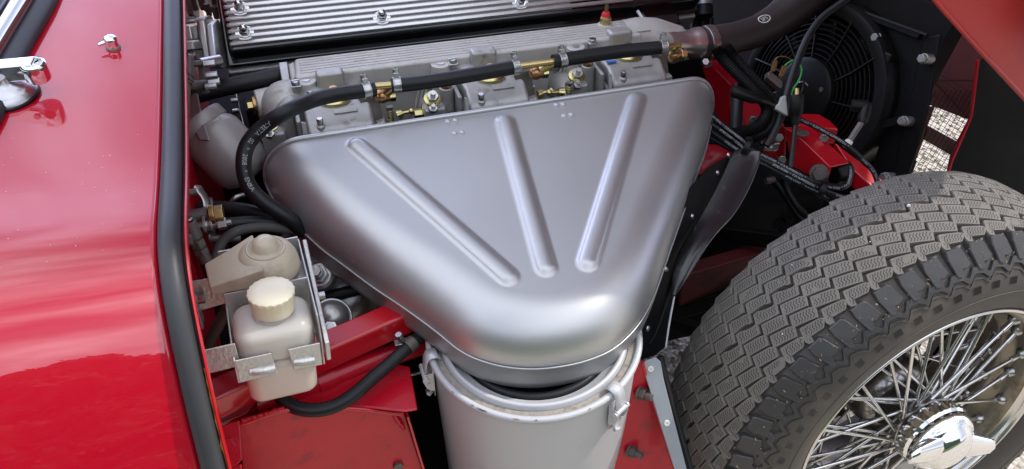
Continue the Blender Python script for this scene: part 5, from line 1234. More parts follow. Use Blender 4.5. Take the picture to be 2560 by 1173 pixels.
for u, v, d, tx in ((1867, 368, 1.155, 0), (2056, 474, 1.14, 1)):
    c = at(u, v, d=d); dr = (at(1929, 400, d=1.155)-at(1867, 370, d=1.165)).normalized()
    mb = MB(); mb.lathe(frame(c-dr*.004, dr.cross(Z), dr), [(.0105, 0), (.0135, 0), (.0135, .008), (.0105, .008)], 24, cap=False); mb.box(c+Z*.014, (.008, .006, .006)); o = mb.build('cable_tie', M_PLAST, bevel=.0006)
    tag(o, 'black cable tie round the lead bundle above the rubber flap' if not tx else 'black cable sleeve tie round the lead bundle near the rubber mount', 'cable tie')
# corrugated conduits
def conduit(pix, r, label):
    P = cr_spline([at(u, v, d=d) for u, v, d in pix], 26); t = thing('conduit', label, 'conduit', P[0], 'corrugated cable conduits')
    mb = MB(); mb.tube(P, [r*(1+.07*(1 if i % 2 else -1)) for i in range(len(P))], 14); mb.build('corrugated_tube', M_PLAST, t, smooth=50)
conduit([(1790, 120, 1.25), (1805, 145, 1.25), (1852, 194, 1.24), (1898, 240, 1.23), (1918, 275, 1.22), (1900, 310, 1.21), (1860, 328, 1.21), (1825, 336, 1.22)], .0088, 'inner corrugated conduit curling below the radiator hose')
conduit([(1815, 118, 1.27), (1835, 145, 1.27), (1880, 195, 1.26), (1920, 240, 1.25), (1936, 285, 1.24), (1915, 328, 1.225), (1870, 345, 1.22), (1830, 352, 1.225)], .0092, 'outer corrugated conduit curling below the radiator hose')
mb = MB(); mb.cyl(at(1845, 215, d=1.26), at(1838, 330, d=1.24), .010, 16); o = mb.build('drain_pipe', M_RUBBER); tag(o, 'short upright black pipe between the red strut and the conduits', 'pipe')
# ================================================================ red front frame
ff_ = thing('frame_bracket', 'bright red box section frame bracket with bolts beside the fan', 'frame bracket', at(2020, 380, d=1.22))
mb = MB()
T = [at(1953, 322, d=1.245), at(1990, 318, d=1.255), at(2024, 316, d=1.265), at(2123, 406, d=1.225), at(2075, 416, d=1.205), at(1985, 330, d=1.24)]
E = [(1953, 322, 1.245), (1985, 330, 1.238), (2075, 416, 1.205), (2063, 460, 1.235), (1985, 425, 1.26), (1955, 400, 1.28)]
top = [at(1962, 318, d=1.245), at(2024, 314, d=1.272), at(2123, 406, d=1.235), at(2075, 417, d=1.205), at(1988, 332, d=1.233)]
mb.prism(top, Z*-.0035); mb.build('top_plate', M_REDFRAME, ff_, bevel=.0015)
mb = MB(); side = [at(1960, 320, d=1.2445), at(1987, 333, d=1.2325), at(2075, 417.5, d=1.2045), at(2063, 460, d=1.232), at(1978, 416, d=1.262)]
mb.prism(side, F*.004+Z*0); mb.build('side_plate', M_REDFRAME, ff_, bevel=.0015)
mb = MB(); s2_ = [at(1962, 318, d=1.25), at(1958, 405, d=1.29), at(1930, 372, d=1.30), at(1935, 320, d=1.27)]; mb.prism(s2_, F*.004); 
mb.prism([at(1900, 350, d=1.29), at(1950, 300, d=1.28), at(1962, 330, d=1.285), at(1960, 412, d=1.31), at(1905, 380, d=1.31)], F*.004); mb.build('rear_plate', M_REDFRAME, ff_, bevel=.0015)
mb = MB(); mb.prism([at(1990, 282, d=1.30), at(2048, 284, d=1.31), at(2074, 300, d=1.305), at(2098, 323, d=1.29), at(2024, 316, d=1.275), at(1995, 312, d=1.275)], Z*-.03); mb.build('upper_bracket', M_REDFRAME, ff_, bevel=.003)
mb = MB(); mb.prism([at(2085, 352, d=1.27), at(2124, 385, d=1.26), at(2216, 457, d=1.25), at(2185, 470, d=1.225), at(2128, 418, d=1.24)], Z*-.03); mb.build('lower_rail', M_REDFRAME, ff_, bevel=.003)
c = at(2002, 334, d=1.232); mb = MB(); mb.lathe(frame(at(2004, 333, z=top[0].z+.0005), F, Z), [(.0115, 0), (.0115, .0006), (.0065, .0012), (.0065, .0004), (.0001, .0004)], 20); mb.build('plate_hole', M_DULL, ff_)
for u, v, d in ((1947, 342, 1.26), (1954, 397, 1.27), (2058, 344, 1.255), (1882, 298, 1.27)):
    p = at(u, v, d=d); mb = MB(); mb.hexa(p, p+(L*.8-F*.5+Z*.3).normalized()*.009, .0072); mb.build('bolt', M_STEEL, ff_, bevel=.0008)
nb = (L*.75-F*.45+Z*.35).normalized(); p = at(2047, 433, d=1.215); mb = MB(); mb.lathe(frame(p, nb.cross(Z), nb), [(.0145, -.004), (.0145, .002)], 24); mb.build('washer', M_DULL, ff_)
mb = MB(); mb.hexa(p+nb*.002, p+nb*.012, .0112); mb.build('large_bolt', M_DULL, ff_, bevel=.001)
p = at(1921, 364, d=1.23); mb = MB(); mb.cyl(p-F*.012, p+F*.014-Z*.006, .0072, 14); mb.box(p+F*.010, (.012, .016, .014)); o = mb.build('hose_clip', M_STEEL, ff_, bevel=.002)
rm_ = thing('rubber_mount', 'black rubber mount held in the open end of the red bracket', 'rubber mount', at(2095, 440, d=1.23))
mb = MB(); a, b_ = at(2080, 436, d=1.245), at(2118, 426, d=1.255); mb.cyl(a, b_, .0185, 28); mb.build('bush', M_PLAST, rm_, bevel=.004)
mb = MB(); mb.tube(cr_spline([at(2072, 462, d=1.235), at(2095, 466, d=1.235), at(2118, 458, d=1.24), at(2124, 440, d=1.245)], 5), .0045, 10); mb.build('lip', M_PLAST, rm_)
mb = MB(); mb.prism([at(1748, 150, d=1.34), at(1776, 158, d=1.34), at(1826, 212, d=1.33), at(1822, 262, d=1.36), at(1850, 330, d=1.38), at(1800, 320, d=1.40)], F*.02); mb.prism([at(1820, 250, d=1.38), at(1880, 262, d=1.38), at(1900, 330, d=1.38), at(1850, 350, d=1.38)], F*.02)
o = mb.build('frame_strut', M_REDIN, bevel=.003); tag(o, 'shaded dark red frame strut below the radiator hose', 'frame tube')
mb = MB(); mb.prism([at(1735, 365, d=1.36), at(1795, 372, d=1.36), at(1800, 400, d=1.36), at(1740, 440, d=1.36)], F*.03); o = mb.build('frame_plate', M_REDIN, bevel=.003); tag(o, 'small shaded red plate between the air box and the rubber flap', 'frame plate')
mb = MB(); p = at(1766, 246, d=1.22); mb.box(p, (.009, .012, .008)); o = mb.build('connector', M_CAP, bevel=.001); tag(o, 'tiny cream connector peeping out at the right corner of the air box', 'connector')
# ================================================================ splash shield and rubber flap
hs = thing('splash_shield', 'black metal splash shield with small rivets along the right side of the air box', 'shield', at(1640, 880, d=1.03))
p1, p2, p3 = at(1610, 895, d=1.0), at(1860, 380, d=1.19), at(1690, 640, d=1.125)
ns_ = (p2-p1).cross(p3-p1).normalized(); 
# a plate facing the wheel: contains the long edge and leans with the arch
ns_ = ((p2-p1).normalized().cross((F*.35+L*.2-Z*.9).normalized())).normalized()
if ns_.dot(CF) > 0: ns_ = -ns_
PS = (p1, ns_)
def hpx(u, v): return at(u, v, pl=PS)
mb = MB(); mb.prism([hpx(u, v) for u, v in [(1840, 380), (1870, 376), (1800, 480), (1745, 560), (1690, 665), (1684, 742), (1671, 800), (1664, 868), (1640, 888), (1607, 900), (1595, 880), (1560, 800), (1640, 640), (1720, 480), (1770, 420)]], ns_*-.0025); mb.build('plate', M_BLACKM, hs, bevel=.0008)
mb = MB(); mb.tube(cr_spline([hpx(1685, 742), hpx(1678, 780), hpx(1671, 820), hpx(1664, 868)], 5), .0016, 8); mb.build('bare_edge', M_CLIP, hs)
mb = MB(); mb.tube(cr_spline([hpx(1692, 660), hpx(1664, 760), hpx(1640, 830), hpx(1622, 862)], 5), .0022, 8); mb.build('pressed_edge', M_BLACKM, hs)
for u, v in ((1822, 388), (1794, 432), (1731, 541), (1665, 673), (1620, 821)):
    p = hpx(u, v); mb = MB(); mb.lathe(frame(p, F, ns_), [(.0042, -.001), (.0042, .0006), (.003, .0018), (.0001, .0022)], 14); mb.build('rivet', M_STEEL, hs, smooth=50)
fl_ = [(1843, 377, 1.165), (1828, 392, 1.155), (1794, 462, 1.125), (1753, 536, 1.095), (1722, 590, 1.07), (1697, 640, 1.05), (1683, 690, 1.035), (1681, 738, 1.03)]
fr_ = [(1902, 380, 1.15), (1898, 408, 1.145), (1874, 470, 1.125), (1836, 536, 1.095), (1796, 580, 1.065), (1764, 622, 1.045), (1722, 690, 1.03), (1688, 742, 1.03)]
A_ = cr_spline([at(*p[:2], d=p[2]) for p in fl_], 8); B_ = cr_spline([at(*p[:2], d=p[2]) for p in fr_], 8)
mb = MB(); nn_ = 14
def flap(u, v):
    i = v*(len(A_)-1); j = int(min(i, len(A_)-2)); k = i-j; a = A_[j].lerp(A_[j+1], k); b = B_[j].lerp(B_[j+1], k)
    bul = math.sin(math.pi*min(1, u*1.25 if u < .8 else 1))*.16*(b-a).length*(.2+.8*smoothstep((v-.35)/.5)); return a.lerp(b, u) - CF*bul + Z*bul*.2
mb.grid(flap, nn_, len(A_)*2); fo = mb.build('rubber_flap', mat('flap rubber', (.010, .010, .0105), .3, 0, .4, .3, 14, .3, 60, dirt=(.11, .08, .07), dirt_amt=.08, dscale=30, coat_rough=.25), smooth=80, solid=.003); tag(fo, 'long curved shiny black rubber flap hanging beside the air box', 'rubber flap')
# red sill with riveted aluminium strip
sg = thing('sill_bracket', 'red sill plate edged by a riveted aluminium strip right of the canister', 'bracket', at(1650, 1100, d=.98))
ps = (at(1640, 1000, d=.98), (Z*.55+L*.75-F*.2).normalized())
def sx(u, v): return at(u, v, pl=ps)
mb = MB(); mb.prism([sx(1606, 915), sx(1612, 903), sx(1640, 893), sx(1652, 905), sx(1660, 950), sx(1717, 1173), sx(1760, 1340), sx(1720, 1340), sx(1686, 1173)], ps[1]*-.0025); mb.build('aluminium_strip', M_STRIP, sg, bevel=.0008)
for u, v in ((1626, 923), (1667, 1058)):
    p = sx(u, v); mb = MB(); mb.lathe(frame(p, F, ps[1]), [(.0042, -.0006), (.0042, .0006), (.0034, .0018), (.0014, .0018), (.0012, .0004), (.0001, .0004)], 18); mb.build('pop_rivet', M_WHITE, sg, smooth=40)
prd = (at(1600, 1050, d=1.01), (L*.9-F*.15+Z*.2).normalized())
def rx(u, v): return at(u, v, pl=prd)
mb = MB(); mb.prism([rx(1500, 880), rx(1605, 905), rx(1625, 985), rx(1688, 1180), rx(1735, 1350), rx(1480, 1350)], prd[1]*-.004); mb.build('sill_plate', M_REDIN, sg, bevel=.002)
mb = MB(); mb.tube([rx(1606, 905), rx(1627, 985), rx(1690, 1180), rx(1735, 1350)], .0022, 8); mb.build('sill_flange', M_REDFRAME, sg)
for u, v in ((1606, 985), (1582, 1130)):
    p = rx(u-6, v-4); dn = (prd[1]*.7+F*.5).normalized(); mb = MB(); mb.lathe(frame(p, F, dn), [(.010, -.001), (.010, .0015)], 20); mb.hexa(p+dn*.001, p+dn*.009, .0085); mb.cyl(p+dn*.008, p+dn*.019, .0048, 12); mb.build('stud_nut', M_DULL, sg, bevel=.0006)
mb = MB(); mb.tube(cr_spline([sx(1652, 895)-CF*-.01, sx(1668, 960)-CF*-.01, sx(1700, 1080)-CF*-.01, sx(1735, 1200)-CF*-.01], 5), .0055, 10); o = mb.build('edge_rubber', M_RUBBER); tag(o, 'black rubber edging just outside the aluminium strip', 'rubber edging')
# ================================================================ suspension in the shade
su = thing('suspension', 'dark suspension arms and crossmember in the shade behind the tyre', 'suspension', at(1850, 640, d=1.3))
def bar(pix, r, m, name, n=12):
    mb = MB(); mb.tube(cr_spline([at(u, v, d=d) for u, v, d in pix], 5), r, n); mb.build(name, m, su, smooth=60)
M_DRED = mat('grimy red', (.10, .007, .008), .5, 0, 0, .3, 20, .2, 100, dirt=(.03, .015, .013), dirt_amt=.35, dscale=12)
bar([(1925, 440, 1.3), (1960, 480, 1.29), (1992, 530, 1.28), (2030, 575, 1.27)], .0075, M_PLAST, 'stay'); bar([(1962, 446, 1.28), (1972, 480, 1.28), (1998, 520, 1.27), (2030, 555, 1.27)], .0065, M_PLAST, 'stay')
p = at(1930, 450, d=1.28); mb = MB(); mb.cyl(p-F*.012, p+F*.004, .0055, 12); mb.cyl(p+F*.024, p+F*.036, .0075, 12); mb.build('sleeve', M_DULL, su)
mb = MB(); a, b_ = at(1780, 580, d=1.33), at(2010, 610, d=1.27); sq_tube(mb, a, b_, .014, .030); mb.build('arm', M_BLACKM, su, bevel=.002)
mb = MB(); a, b_ = at(1690, 720, d=1.30), at(1960, 640, d=1.36); sq_tube(mb, a, b_, .03, .075); mb.build('crossmember', M_DRED, su, bevel=.004)
mb = MB(); a, b_ = at(1620, 790, d=1.32), at(1960, 690, d=1.36); sq_tube(mb, a, b_, .03, .035); mb.build('arm', M_BLACKM, su, bevel=.004)
mb = MB(); a, b_ = at(1630, 790, d=1.28), at(1830, 850, d=1.30); sq_tube(mb, a, b_, .02, .022); mb.build('arm', M_DARK, su, bevel=.003)
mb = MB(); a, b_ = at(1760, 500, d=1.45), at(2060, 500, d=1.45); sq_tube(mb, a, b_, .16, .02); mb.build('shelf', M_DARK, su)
for u, v in ((1955, 572), (1965, 545)):
    p = at(u, v, d=1.3); mb = MB(); mb.hexa(p, p+L*.008+Z*.004, .009); mb.build('nut', M_BLACKM, su, bevel=.001)
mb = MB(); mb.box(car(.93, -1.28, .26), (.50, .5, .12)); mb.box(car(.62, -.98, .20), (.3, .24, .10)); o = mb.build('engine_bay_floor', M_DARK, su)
# ================================================================ raised bonnet
bn = thing('bonnet', 'raised red bonnet leaning forward, its inner wing and dark wheel arch at the right', 'bonnet', car(1.5, -1.0, 0))
# near wing, seen as the red sheet in the top right corner
lw = -.66
mb = MB(); wp_ = [at(2325, -12, l=lw), at(2350, 18, l=lw), at(2440, 118, l=lw), at(2560, 247, l=lw), at(2640, 330, l=lw), at(2900, 330, l=lw), at(2900, -500, l=lw-.02), at(2250, -500, l=lw-.02), at(2290, -90, l=lw)]
mb.prism(wp_, L*-.0012); mb.build('inner_wing', M_BONNET, bn, bevel=.0005)
mb = MB(); mb.tube([p+L*.003 for p in wp_[:5]], .0030, 10); mb.build('wing_edge', M_BONNET, bn, smooth=60)
# bonnet underside: a tall shell beyond the radiator, arched across the car
mb = MB()
def shell(u, v):
    z = .02 + 2.45*v; ff = 1.50 - .38*smoothstep(v/.6); l = -.60 - 1.75*u
    ff -= .42*(abs(u-.5)*2)**3*(1 if v > .12 else .5)
    return car(ff, l, z)
# wall with the two mouth openings: built as strips of a plane f = FWL
FWL = 1.36
def wl(u, v): return at(u, v, f=FWL)
hole1 = [(2336, 266), (2420, 298), (2391, 354), (2318, 314)]; hole2 = [(2308, 349), (2376, 388), (2365, 445), (2262, 470)]
mb = MB()
def quad(a, b, c, d): mb.add([wl(*a), wl(*b), wl(*c), wl(*d)], [(0, 1, 2, 3)])
quad((2200, -300), (3000, -300), (3000, 200), (2330, 200)); quad((2330, 200), (3000, 200), (3000, 298), (2420, 298)); quad((2330, 200), (2420, 298), (2336, 266), (2325, 262))
quad((2420, 298), (3000, 298), (3000, 354), (2391, 354)); quad((2150, 266), (2336, 266), (2318, 314), (2150, 314))
mb.build('mouth_wall', mat('shade darkened bonnet inside', (.11, .012, .012), .6, 0, 0, .3, 12, .2, 80), bn, smooth=0, solid=.002)  # bonnet red darkened in the colour to stand for the enclosed shade
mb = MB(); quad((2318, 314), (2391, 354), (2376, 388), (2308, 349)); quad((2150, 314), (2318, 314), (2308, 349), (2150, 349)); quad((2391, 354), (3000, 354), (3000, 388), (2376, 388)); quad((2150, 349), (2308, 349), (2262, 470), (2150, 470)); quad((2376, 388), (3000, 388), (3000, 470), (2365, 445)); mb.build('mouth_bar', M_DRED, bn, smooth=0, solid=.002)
# wire mesh across the openings
mb = MB()
for k in range(-4, 30):
    m0 = wl(2260+k*12.5, 225); m1 = wl(2260+k*12.5-160, 225+270)
    mb.tube([m0-F*.006, m1-F*.006], .0006, 5)
for k in range(0, 30):
    m0 = wl(2230, 225+k*12.5-110); m1 = wl(2480, 225+k*12.5+30)
    mb.tube([m0-F*.008, m1-F*.008], .0006, 5)
mb.build('wire_mesh', M_BLACKM, bn, smooth=60)
# dark inner wheel arch behind the tyre
pa = (at(2450, 320, d=1.32), (F*-.75+L*.55+Z*.1).normalized())
mb = MB(); mb.prism([at(u, v, pl=pa) for u, v in [(2440, 150), (2700, 100), (2700, 560), (2400, 560), (2364, 440), (2378, 400), (2425, 290)]], pa[1]*-.003); mb.build('inner_arch', mat('underseal', (.018, .0175, .015), .8, 0, 0, .3, 10, .4, 120, dirt=(.035, .032, .026), dirt_amt=.1, dscale=7, spec=.2), bn, bevel=.001)
mb = MB(); mb.tube([at(u, v, pl=pa) for u, v in [(2445, 150), (2428, 290), (2380, 400), (2366, 445)]], .003, 8); mb.build('arch_edge', M_REDIN, bn)
# outer shell
mb = MB(); mb.grid(shell, 24, 20)
keep = [f for f in mb.f]
# leave out the lower part behind the mouth so the light ground beyond shows through
fs = []
for i, f in enumerate(mb.f):
    c = sum((mb.v[k] for k in f), V((0, 0, 0)))/4
    if c.z > .78: fs.append(f)
mb.f = fs; mb.mi = [0]*len(fs)
mb.build('shell', mat('bonnet underside', (.10, .012, .012), .6, 0, 0, .25, 9, .2, 80, dirt=(.03, .02, .02), dirt_amt=.3, dscale=5), bn, smooth=80, solid=.003)  # enclosed shade is put into this dark red, under the dirt
# ================================================================ wire wheel with its tyre
WC = V((.582, .692, .276)); WN = V((.332, -.942, .044)).normalized()
WF = frame(WC, F, WN)
wh = thing('wheel_and_tyre', 'chromed wire spoke front wheel with knock-off spinner and chunky worn tyre', 'wheel', WC)
WM[wh.name] = Matrix.Translation(WC)
def wq(r, a, o): return WF @ V((r*math.cos(a), r*math.sin(a), o))
prof_side = [(.203, -.006), (.207, -.001), (.212, .004), (.222, .010), (.238, .0150), (.256, .0155), (.272, .0105), (.286, .002), (.297, -.007)]
crown = [(.3130, -.0220), (.3185, -.033), (.3235, -.052), (.3265, -.075), (.3280, -.098), (.3280, -.118), (.3262, -.140), (.3225, -.156), (.3165, -.167)]
inner = [(.303, -.176), (.285, -.187), (.26, -.194), (.235, -.190), (.215, -.178), (.203, -.160)]
CA = [0]
for a, b in zip(crown, crown[1:]): CA.append(CA[-1]+math.hypot(a[0]-b[0], a[1]-b[1]))
def crownp(t, h=0):
    """t 0..1 over the tread from the outer shoulder inwards, h below (negative) the surface"""
    s = t*CA[-1]
    if s < 0:
        d = (crown[1][0]-crown[0][0], crown[1][1]-crown[0][1]); l_ = math.hypot(*d); r, o = crown[0][0]+d[0]/l_*s*1.1, crown[0][1]+d[1]/l_*s*.9; j = 0
    else:
        j = 0
        while j < len(CA)-2 and CA[j+1] < s: j += 1
        k = (s-CA[j])/(CA[j+1]-CA[j]); r = crown[j][0]+(crown[j+1][0]-crown[j][0])*k; o = crown[j][1]+(crown[j+1][1]-crown[j][1])*k
    d = (crown[j+1][0]-crown[j][0], crown[j+1][1]-crown[j][1]); l_ = math.hypot(*d)
    nr, no = -d[1]/l_, d[0]/l_
    return r+nr*h, o+no*h
DEP = .0068
NB = 60; PA_ = 2*math.pi/NB
mb = MB()
base = [crownp(t/12, -DEP) for t in range(13)]
full = prof_side + [(.303, -.014)] + [(base[0][0]+.001, base[0][1]+.0)] + base + [(.306, -.174)] + inner
mb.lathe(WF, full, 184, cap=False)
M_TB = mat('tyre carcass', (.062, .054, .046), .55, 0, 0, .25, 14, .25, 400, dirt=(.125, .100, .075), dirt_amt=.32, dscale=10, spec=.4)
ty = mb.build('tyre', M_TB, wh, smooth=50)
# tread material with fine wavy sipes across each block
mt = mat('tread rubber', (.145, .130, .111), .78, 0, 0, .2, 30, 0, 700, dirt=(.20, .18, .15), dirt_amt=.22, dscale=30, spec=.3)
nt = mt.node_tree; bs_ = nt.nodes['Principled BSDF']
uv = nt.nodes.new('ShaderNodeUVMap'); sep = nt.nodes.new('ShaderNodeSeparateXYZ'); nt.links.new(uv.outputs[0], sep.inputs[0])
def mth(op, a, b=None):
    n = nt.nodes.new('ShaderNodeMath'); n.operation = op
    for i, x in enumerate((a, b)):
        if x is None: continue
        if isinstance(x, (int, float)): n.inputs[i].default_value = x
        else: nt.links.new(x, n.inputs[i])
    return n.outputs[0]
zig = mth('PINGPONG', mth('MULTIPLY', sep.outputs['Y'], 2.6), .5)
wv_ = mth('PINGPONG', mth('ADD', mth('MULTIPLY', sep.outputs['X'], 9.0), mth('MULTIPLY', zig, 1.1)), .5)
cut = mth('LESS_THAN', wv_, .17)
inside = mth('LESS_THAN', mth('ABSOLUTE', mth('SUBTRACT', sep.outputs['Y'], .5)), .33)
ins2 = mth('LESS_THAN', mth('ABSOLUTE', mth('SUBTRACT', sep.outputs['X'], .5)), .40)
top_ = mth('GREATER_THAN', sep.outputs['Y'], .001)
gn = nt.nodes.new('ShaderNodeTexNoise'); gn.inputs['Scale'].default_value = 45; gg = nt.nodes.new('ShaderNodeNewGeometry'); nt.links.new(gg.outputs['Position'], gn.inputs['Vector'])
wear = mth('GREATER_THAN', gn.outputs['Fac'], .36)
msk = mth('MULTIPLY', mth('MULTIPLY', mth('MULTIPLY', cut, inside), ins2), mth('MULTIPLY', top_, wear))
old = bs_.inputs['Base Color'].links[0].from_socket
mxx = nt.nodes.new('ShaderNodeMix'); mxx.data_type = 'RGBA'; nt.links.new(mth('MULTIPLY', msk, .8), mxx.inputs[0]); nt.links.new(old, mxx.inputs[6]); mxx.inputs[7].default_value = (.016, .015, .014, 1); nt.links.new(mxx.outputs[2], bs_.inputs['Base Color'])
n4 = nt.nodes.new('ShaderNodeTexNoise'); n4.inputs['Scale'].default_value = 500; nt.links.new(gg.outputs['Position'], n4.inputs['Vector'])
bp = nt.nodes.new('ShaderNodeBump'); bp.inputs['Strength'].default_value = .7; bp.inputs['Distance'].default_value = .0014
nt.links.new(mth('ADD', mth('MULTIPLY', msk, -1.0), mth('MULTIPLY', n4.outputs['Fac'], .25)), bp.inputs['Height']); nt.links.new(bp.outputs[0], bs_.inputs['Normal'])
ROWS = 8
wgt = [1.0, .98, .98, 1.02, 1.02, .98, .98, 1.0]
edges_ = [0]
for w in wgt: edges_.append(edges_[-1]+w)
edges_ = [e/edges_[-1] for e in edges_]
def block_mesh(j):
    t0, t1 = edges_[j], edges_[j+1]; w = t1-t0
    cols_ = [(0, .02, 0), (.06, 0, .0), (.30, 0, 0), (.62, .0, 0), (.80, 0, -.0), (.88, 0, -.07), (.97, .0, -.09), (1.0, .05, -.12)]
    if j == 0: cols_ = [(0, -.10, -.03), (.05, -.34, 0), (.26, -.36, 0), (.34, .05, 0), (.80, .12, 0), (.90, .14, -.05), (1.0, .28, -.20)]
    if j in (3, 4): cols_ = [(0, .03, 0), (.05, 0, .0), (.20, 0, .06), (.50, .10 if j == 4 else 0, -.10 if j == 3 else 0), (.80, .10 if j == 4 else 0, -.10 if j == 3 else 0), (.88, 0, -.05), (1.0, .03, -.08)]
    vs, uvs = [], []
    slope = .62 if j else .42
    th_ = .80 if j not in (3, 4) else .76
    sh_ = .20
    def P(s, t, h, u, v):
        r, o = crownp(t, h); a = -s*PA_
        vs.append(V((r*math.cos(a), r*math.sin(a), o))); uvs.append((u, v))
    n = len(cols_)
    for lay, (h, ins) in enumerate(((-DEP-.001, -.02), (-.0016, 0), (0, .03))):
        for q, d0, d1 in cols_:
            qq = .5+(q-.5)*(1-ins*1.4)
            lo = t0 + (.10 + slope*(.5-q) + d0 + ins)*w; hi = t0 + (.10 + slope*(.5-q) + th_ + d1 - ins)*w
            P(qq*.925, lo, h, qq, .08 if lay == 2 else 0); P(qq*.925 + sh_, hi, h, qq, .94 if lay == 2 else 0)
    fs = []
    def id_(l, i, q): return l*2*n+2*i+q
    for i in range(n-1): fs.append((id_(2, i, 0), id_(2, i+1, 0), id_(2, i+1, 1), id_(2, i, 1)))
    for l in (0, 1):
        for i in range(n-1):
            fs.append((id_(l, i, 0), id_(l, i+1, 0), id_(l+1, i+1, 0), id_(l+1, i, 0)))
            fs.append((id_(l, i+1, 1), id_(l, i, 1), id_(l+1, i, 1), id_(l+1, i+1, 1)))
        fs.append((id_(l, 0, 1), id_(l, 0, 0), id_(l+1, 0, 0), id_(l+1, 0, 1)))
        fs.append((id_(l, n-1, 0), id_(l, n-1, 1), id_(l+1, n-1, 1), id_(l+1, n-1, 0)))
    return vs, fs, uvs
def mk(name, vs, fs, uvs, m):
    me = bpy.data.meshes.new(name); me.from_pydata(vs, [], fs); me.update(); me.materials.append(m)
    ul = me.uv_layers.new(name='UVMap')
    for lp in me.loops: ul.data[lp.index].uv = uvs[lp.vertex_index]
    bm = bmesh.new(); bm.from_mesh(me); bmesh.ops.recalc_face_normals(bm, faces=bm.faces); bm.to_mesh(me); bm.free()
    return me
rb_ = random.Random(4); cand = []
BM_ = [block_mesh(j) for j in range(ROWS)]
for j in range(ROWS):
    me = mk('tread_block', *BM_[j], mt)
    for k in range(NB):
        a0 = (k - .06*j)*PA_
        a = a0-.5*PA_; r, o = crownp((edges_[j]+edges_[j+1])/2); p = wq(r, a, o); nn = (p - (WC+WN*o)).normalized()
        rel = p-CO; d = rel.dot(CF); u = 1280+FPX*rel.dot(CX)/d; v = 586.5-FPX*rel.dot(CU)/d
        cand.append((j, a0, me, (nn.dot((CO-p).normalized()) > -.03 and -60 < u < 2630 and -60 < v < 1240)))
vis = [c for c in cand if c[3]]; hid = [c for c in cand if not c[3]]
vis = vis[:300]
for j, a0, me, _ in vis:
    M = WF @ Matrix.Rotation(a0 + rb_.uniform(-.0008, .0008), 4, 'Z') @ Matrix.Diagonal((1+rb_.uniform(-.0012, .0012), 1+rb_.uniform(-.0012, .0012), 1, 1))
    inst('tread_block', me, ty, M)
bigv, bigf, bigu = [], [], []
for j, a0, me, _ in hid:
    vs, fs, uvs = BM_[j]; b = len(bigv); R_ = Matrix.Rotation(a0, 4, 'Z'); bigv += [R_ @ p for p in vs]; bigf += [[i+b for i in f] for f in fs]; bigu += uvs
o = inst('hidden_tread', mk('hidden_tread', bigv, bigf, bigu, mt), ty, WF); o['kind'] = 'stuff'
# shoulder lugs, zigzag ridge and serrations
def wl_(x, a): return V((x[0]*math.cos(a), x[0]*math.sin(a), x[1]))
def sidep(r, h=0):
    P_ = prof_side + [(.305, -.0145), crown[0]]
    for a, b in zip(P_, P_[1:]):
        if a[0] <= r <= b[0]:
            k = (r-a[0])/(b[0]-a[0]); d = (b[0]-a[0], b[1]-a[1]); l_ = math.hypot(*d); return (r - d[1]/l_*h, a[1]+d[1]*k + d[0]/l_*h)
    return (r, -.02+h)
M_LUG = mat('shoulder rubber', (.045, .042, .040), .42, 0, 0, .25, 25, .2, 500, dirt=(.12, .105, .09), dirt_amt=-.02, dscale=40, spec=.45)
def lug_mesh():
    vs = []; sh = [(.00, .3125), (.10, .3125), (.60, .3125), (.70, .3120), (.70, .298), (.58, .288), (.30, .2885), (.20, .296), (.0, .298)]
    sh = [(.36, .3120), (.92, .3118), (1.02, .3090), (1.16, .2940), (.92, .2915), (.74, .2925), (.56, .2850), (.40, .2865), (.30, .3040)]
    for h, sc in ((-.004, 1.0), (.0040, .97), (.0052, .90)):
        cx_, cy_ = .70, .3005
        for s, r in sh:
            s2 = cx_+(s-cx_)*sc; r2 = cy_+(r-cy_)*sc; vs.append(wl_(sidep(min(r2, .3129), h), -s2*PA_))
    n = len(sh); fs = [[2*n+i for i in range(n)]]
    for l in (0, 1): fs += [(l*n+i, l*n+(i+1) % n, (l+1)*n+(i+1) % n, (l+1)*n+i) for i in range(n)]
    return vs, fs, [(0, 0)]*len(vs)
lv = lug_mesh(); lme = mk('shoulder_lug', *lv, M_LUG)
for k in range(NB):
    a0 = (k+.45)*PA_; p = wq(.30, a0, -.01); rel = p-CO; d = rel.dot(CF); u = 1280+FPX*rel.dot(CX)/d; v = 586.5-FPX*rel.dot(CU)/d
    if -60 < u < 2640 and v < 1240: inst('shoulder_lug', lme, ty, WF @ Matrix.Rotation(a0, 4, 'Z'))
def zz(rlist, w, h, name, m):
    mb = MB(); vs = []; N_ = NB*len(rlist)
    for i in range(N_):
        s, r = rlist[i % len(rlist)]; a = -(i//len(rlist) + s)*PA_
        for dr, hh_ in ((-w, -.001), (-w*.7, h), (w*.7, h), (w, -.001)): vs.append(WF @ wl_(sidep(r+dr, hh_), a))
    mb.add(vs, [(4*i+q, 4*i+q+1, (4*((i+1) % N_))+q+1, (4*((i+1) % N_))+q) for i in range(N_) for q in range(3)])
    mb.build(name, m, ty, smooth=0)
zz([(.14, .2855), (.40, .2795), (.50, .2800), (.72, .2870), (.80, .2875), (1.10, .2860)], .0042, .0036, 'zigzag_ridge', M_LUG)
zz([(.14, .2770), (.40, .2710), (.50, .2715), (.72, .2785), (.80, .2790), (1.10, .2775)], .0016, .0014, 'lower_ridge', M_TB)
mb = MB()
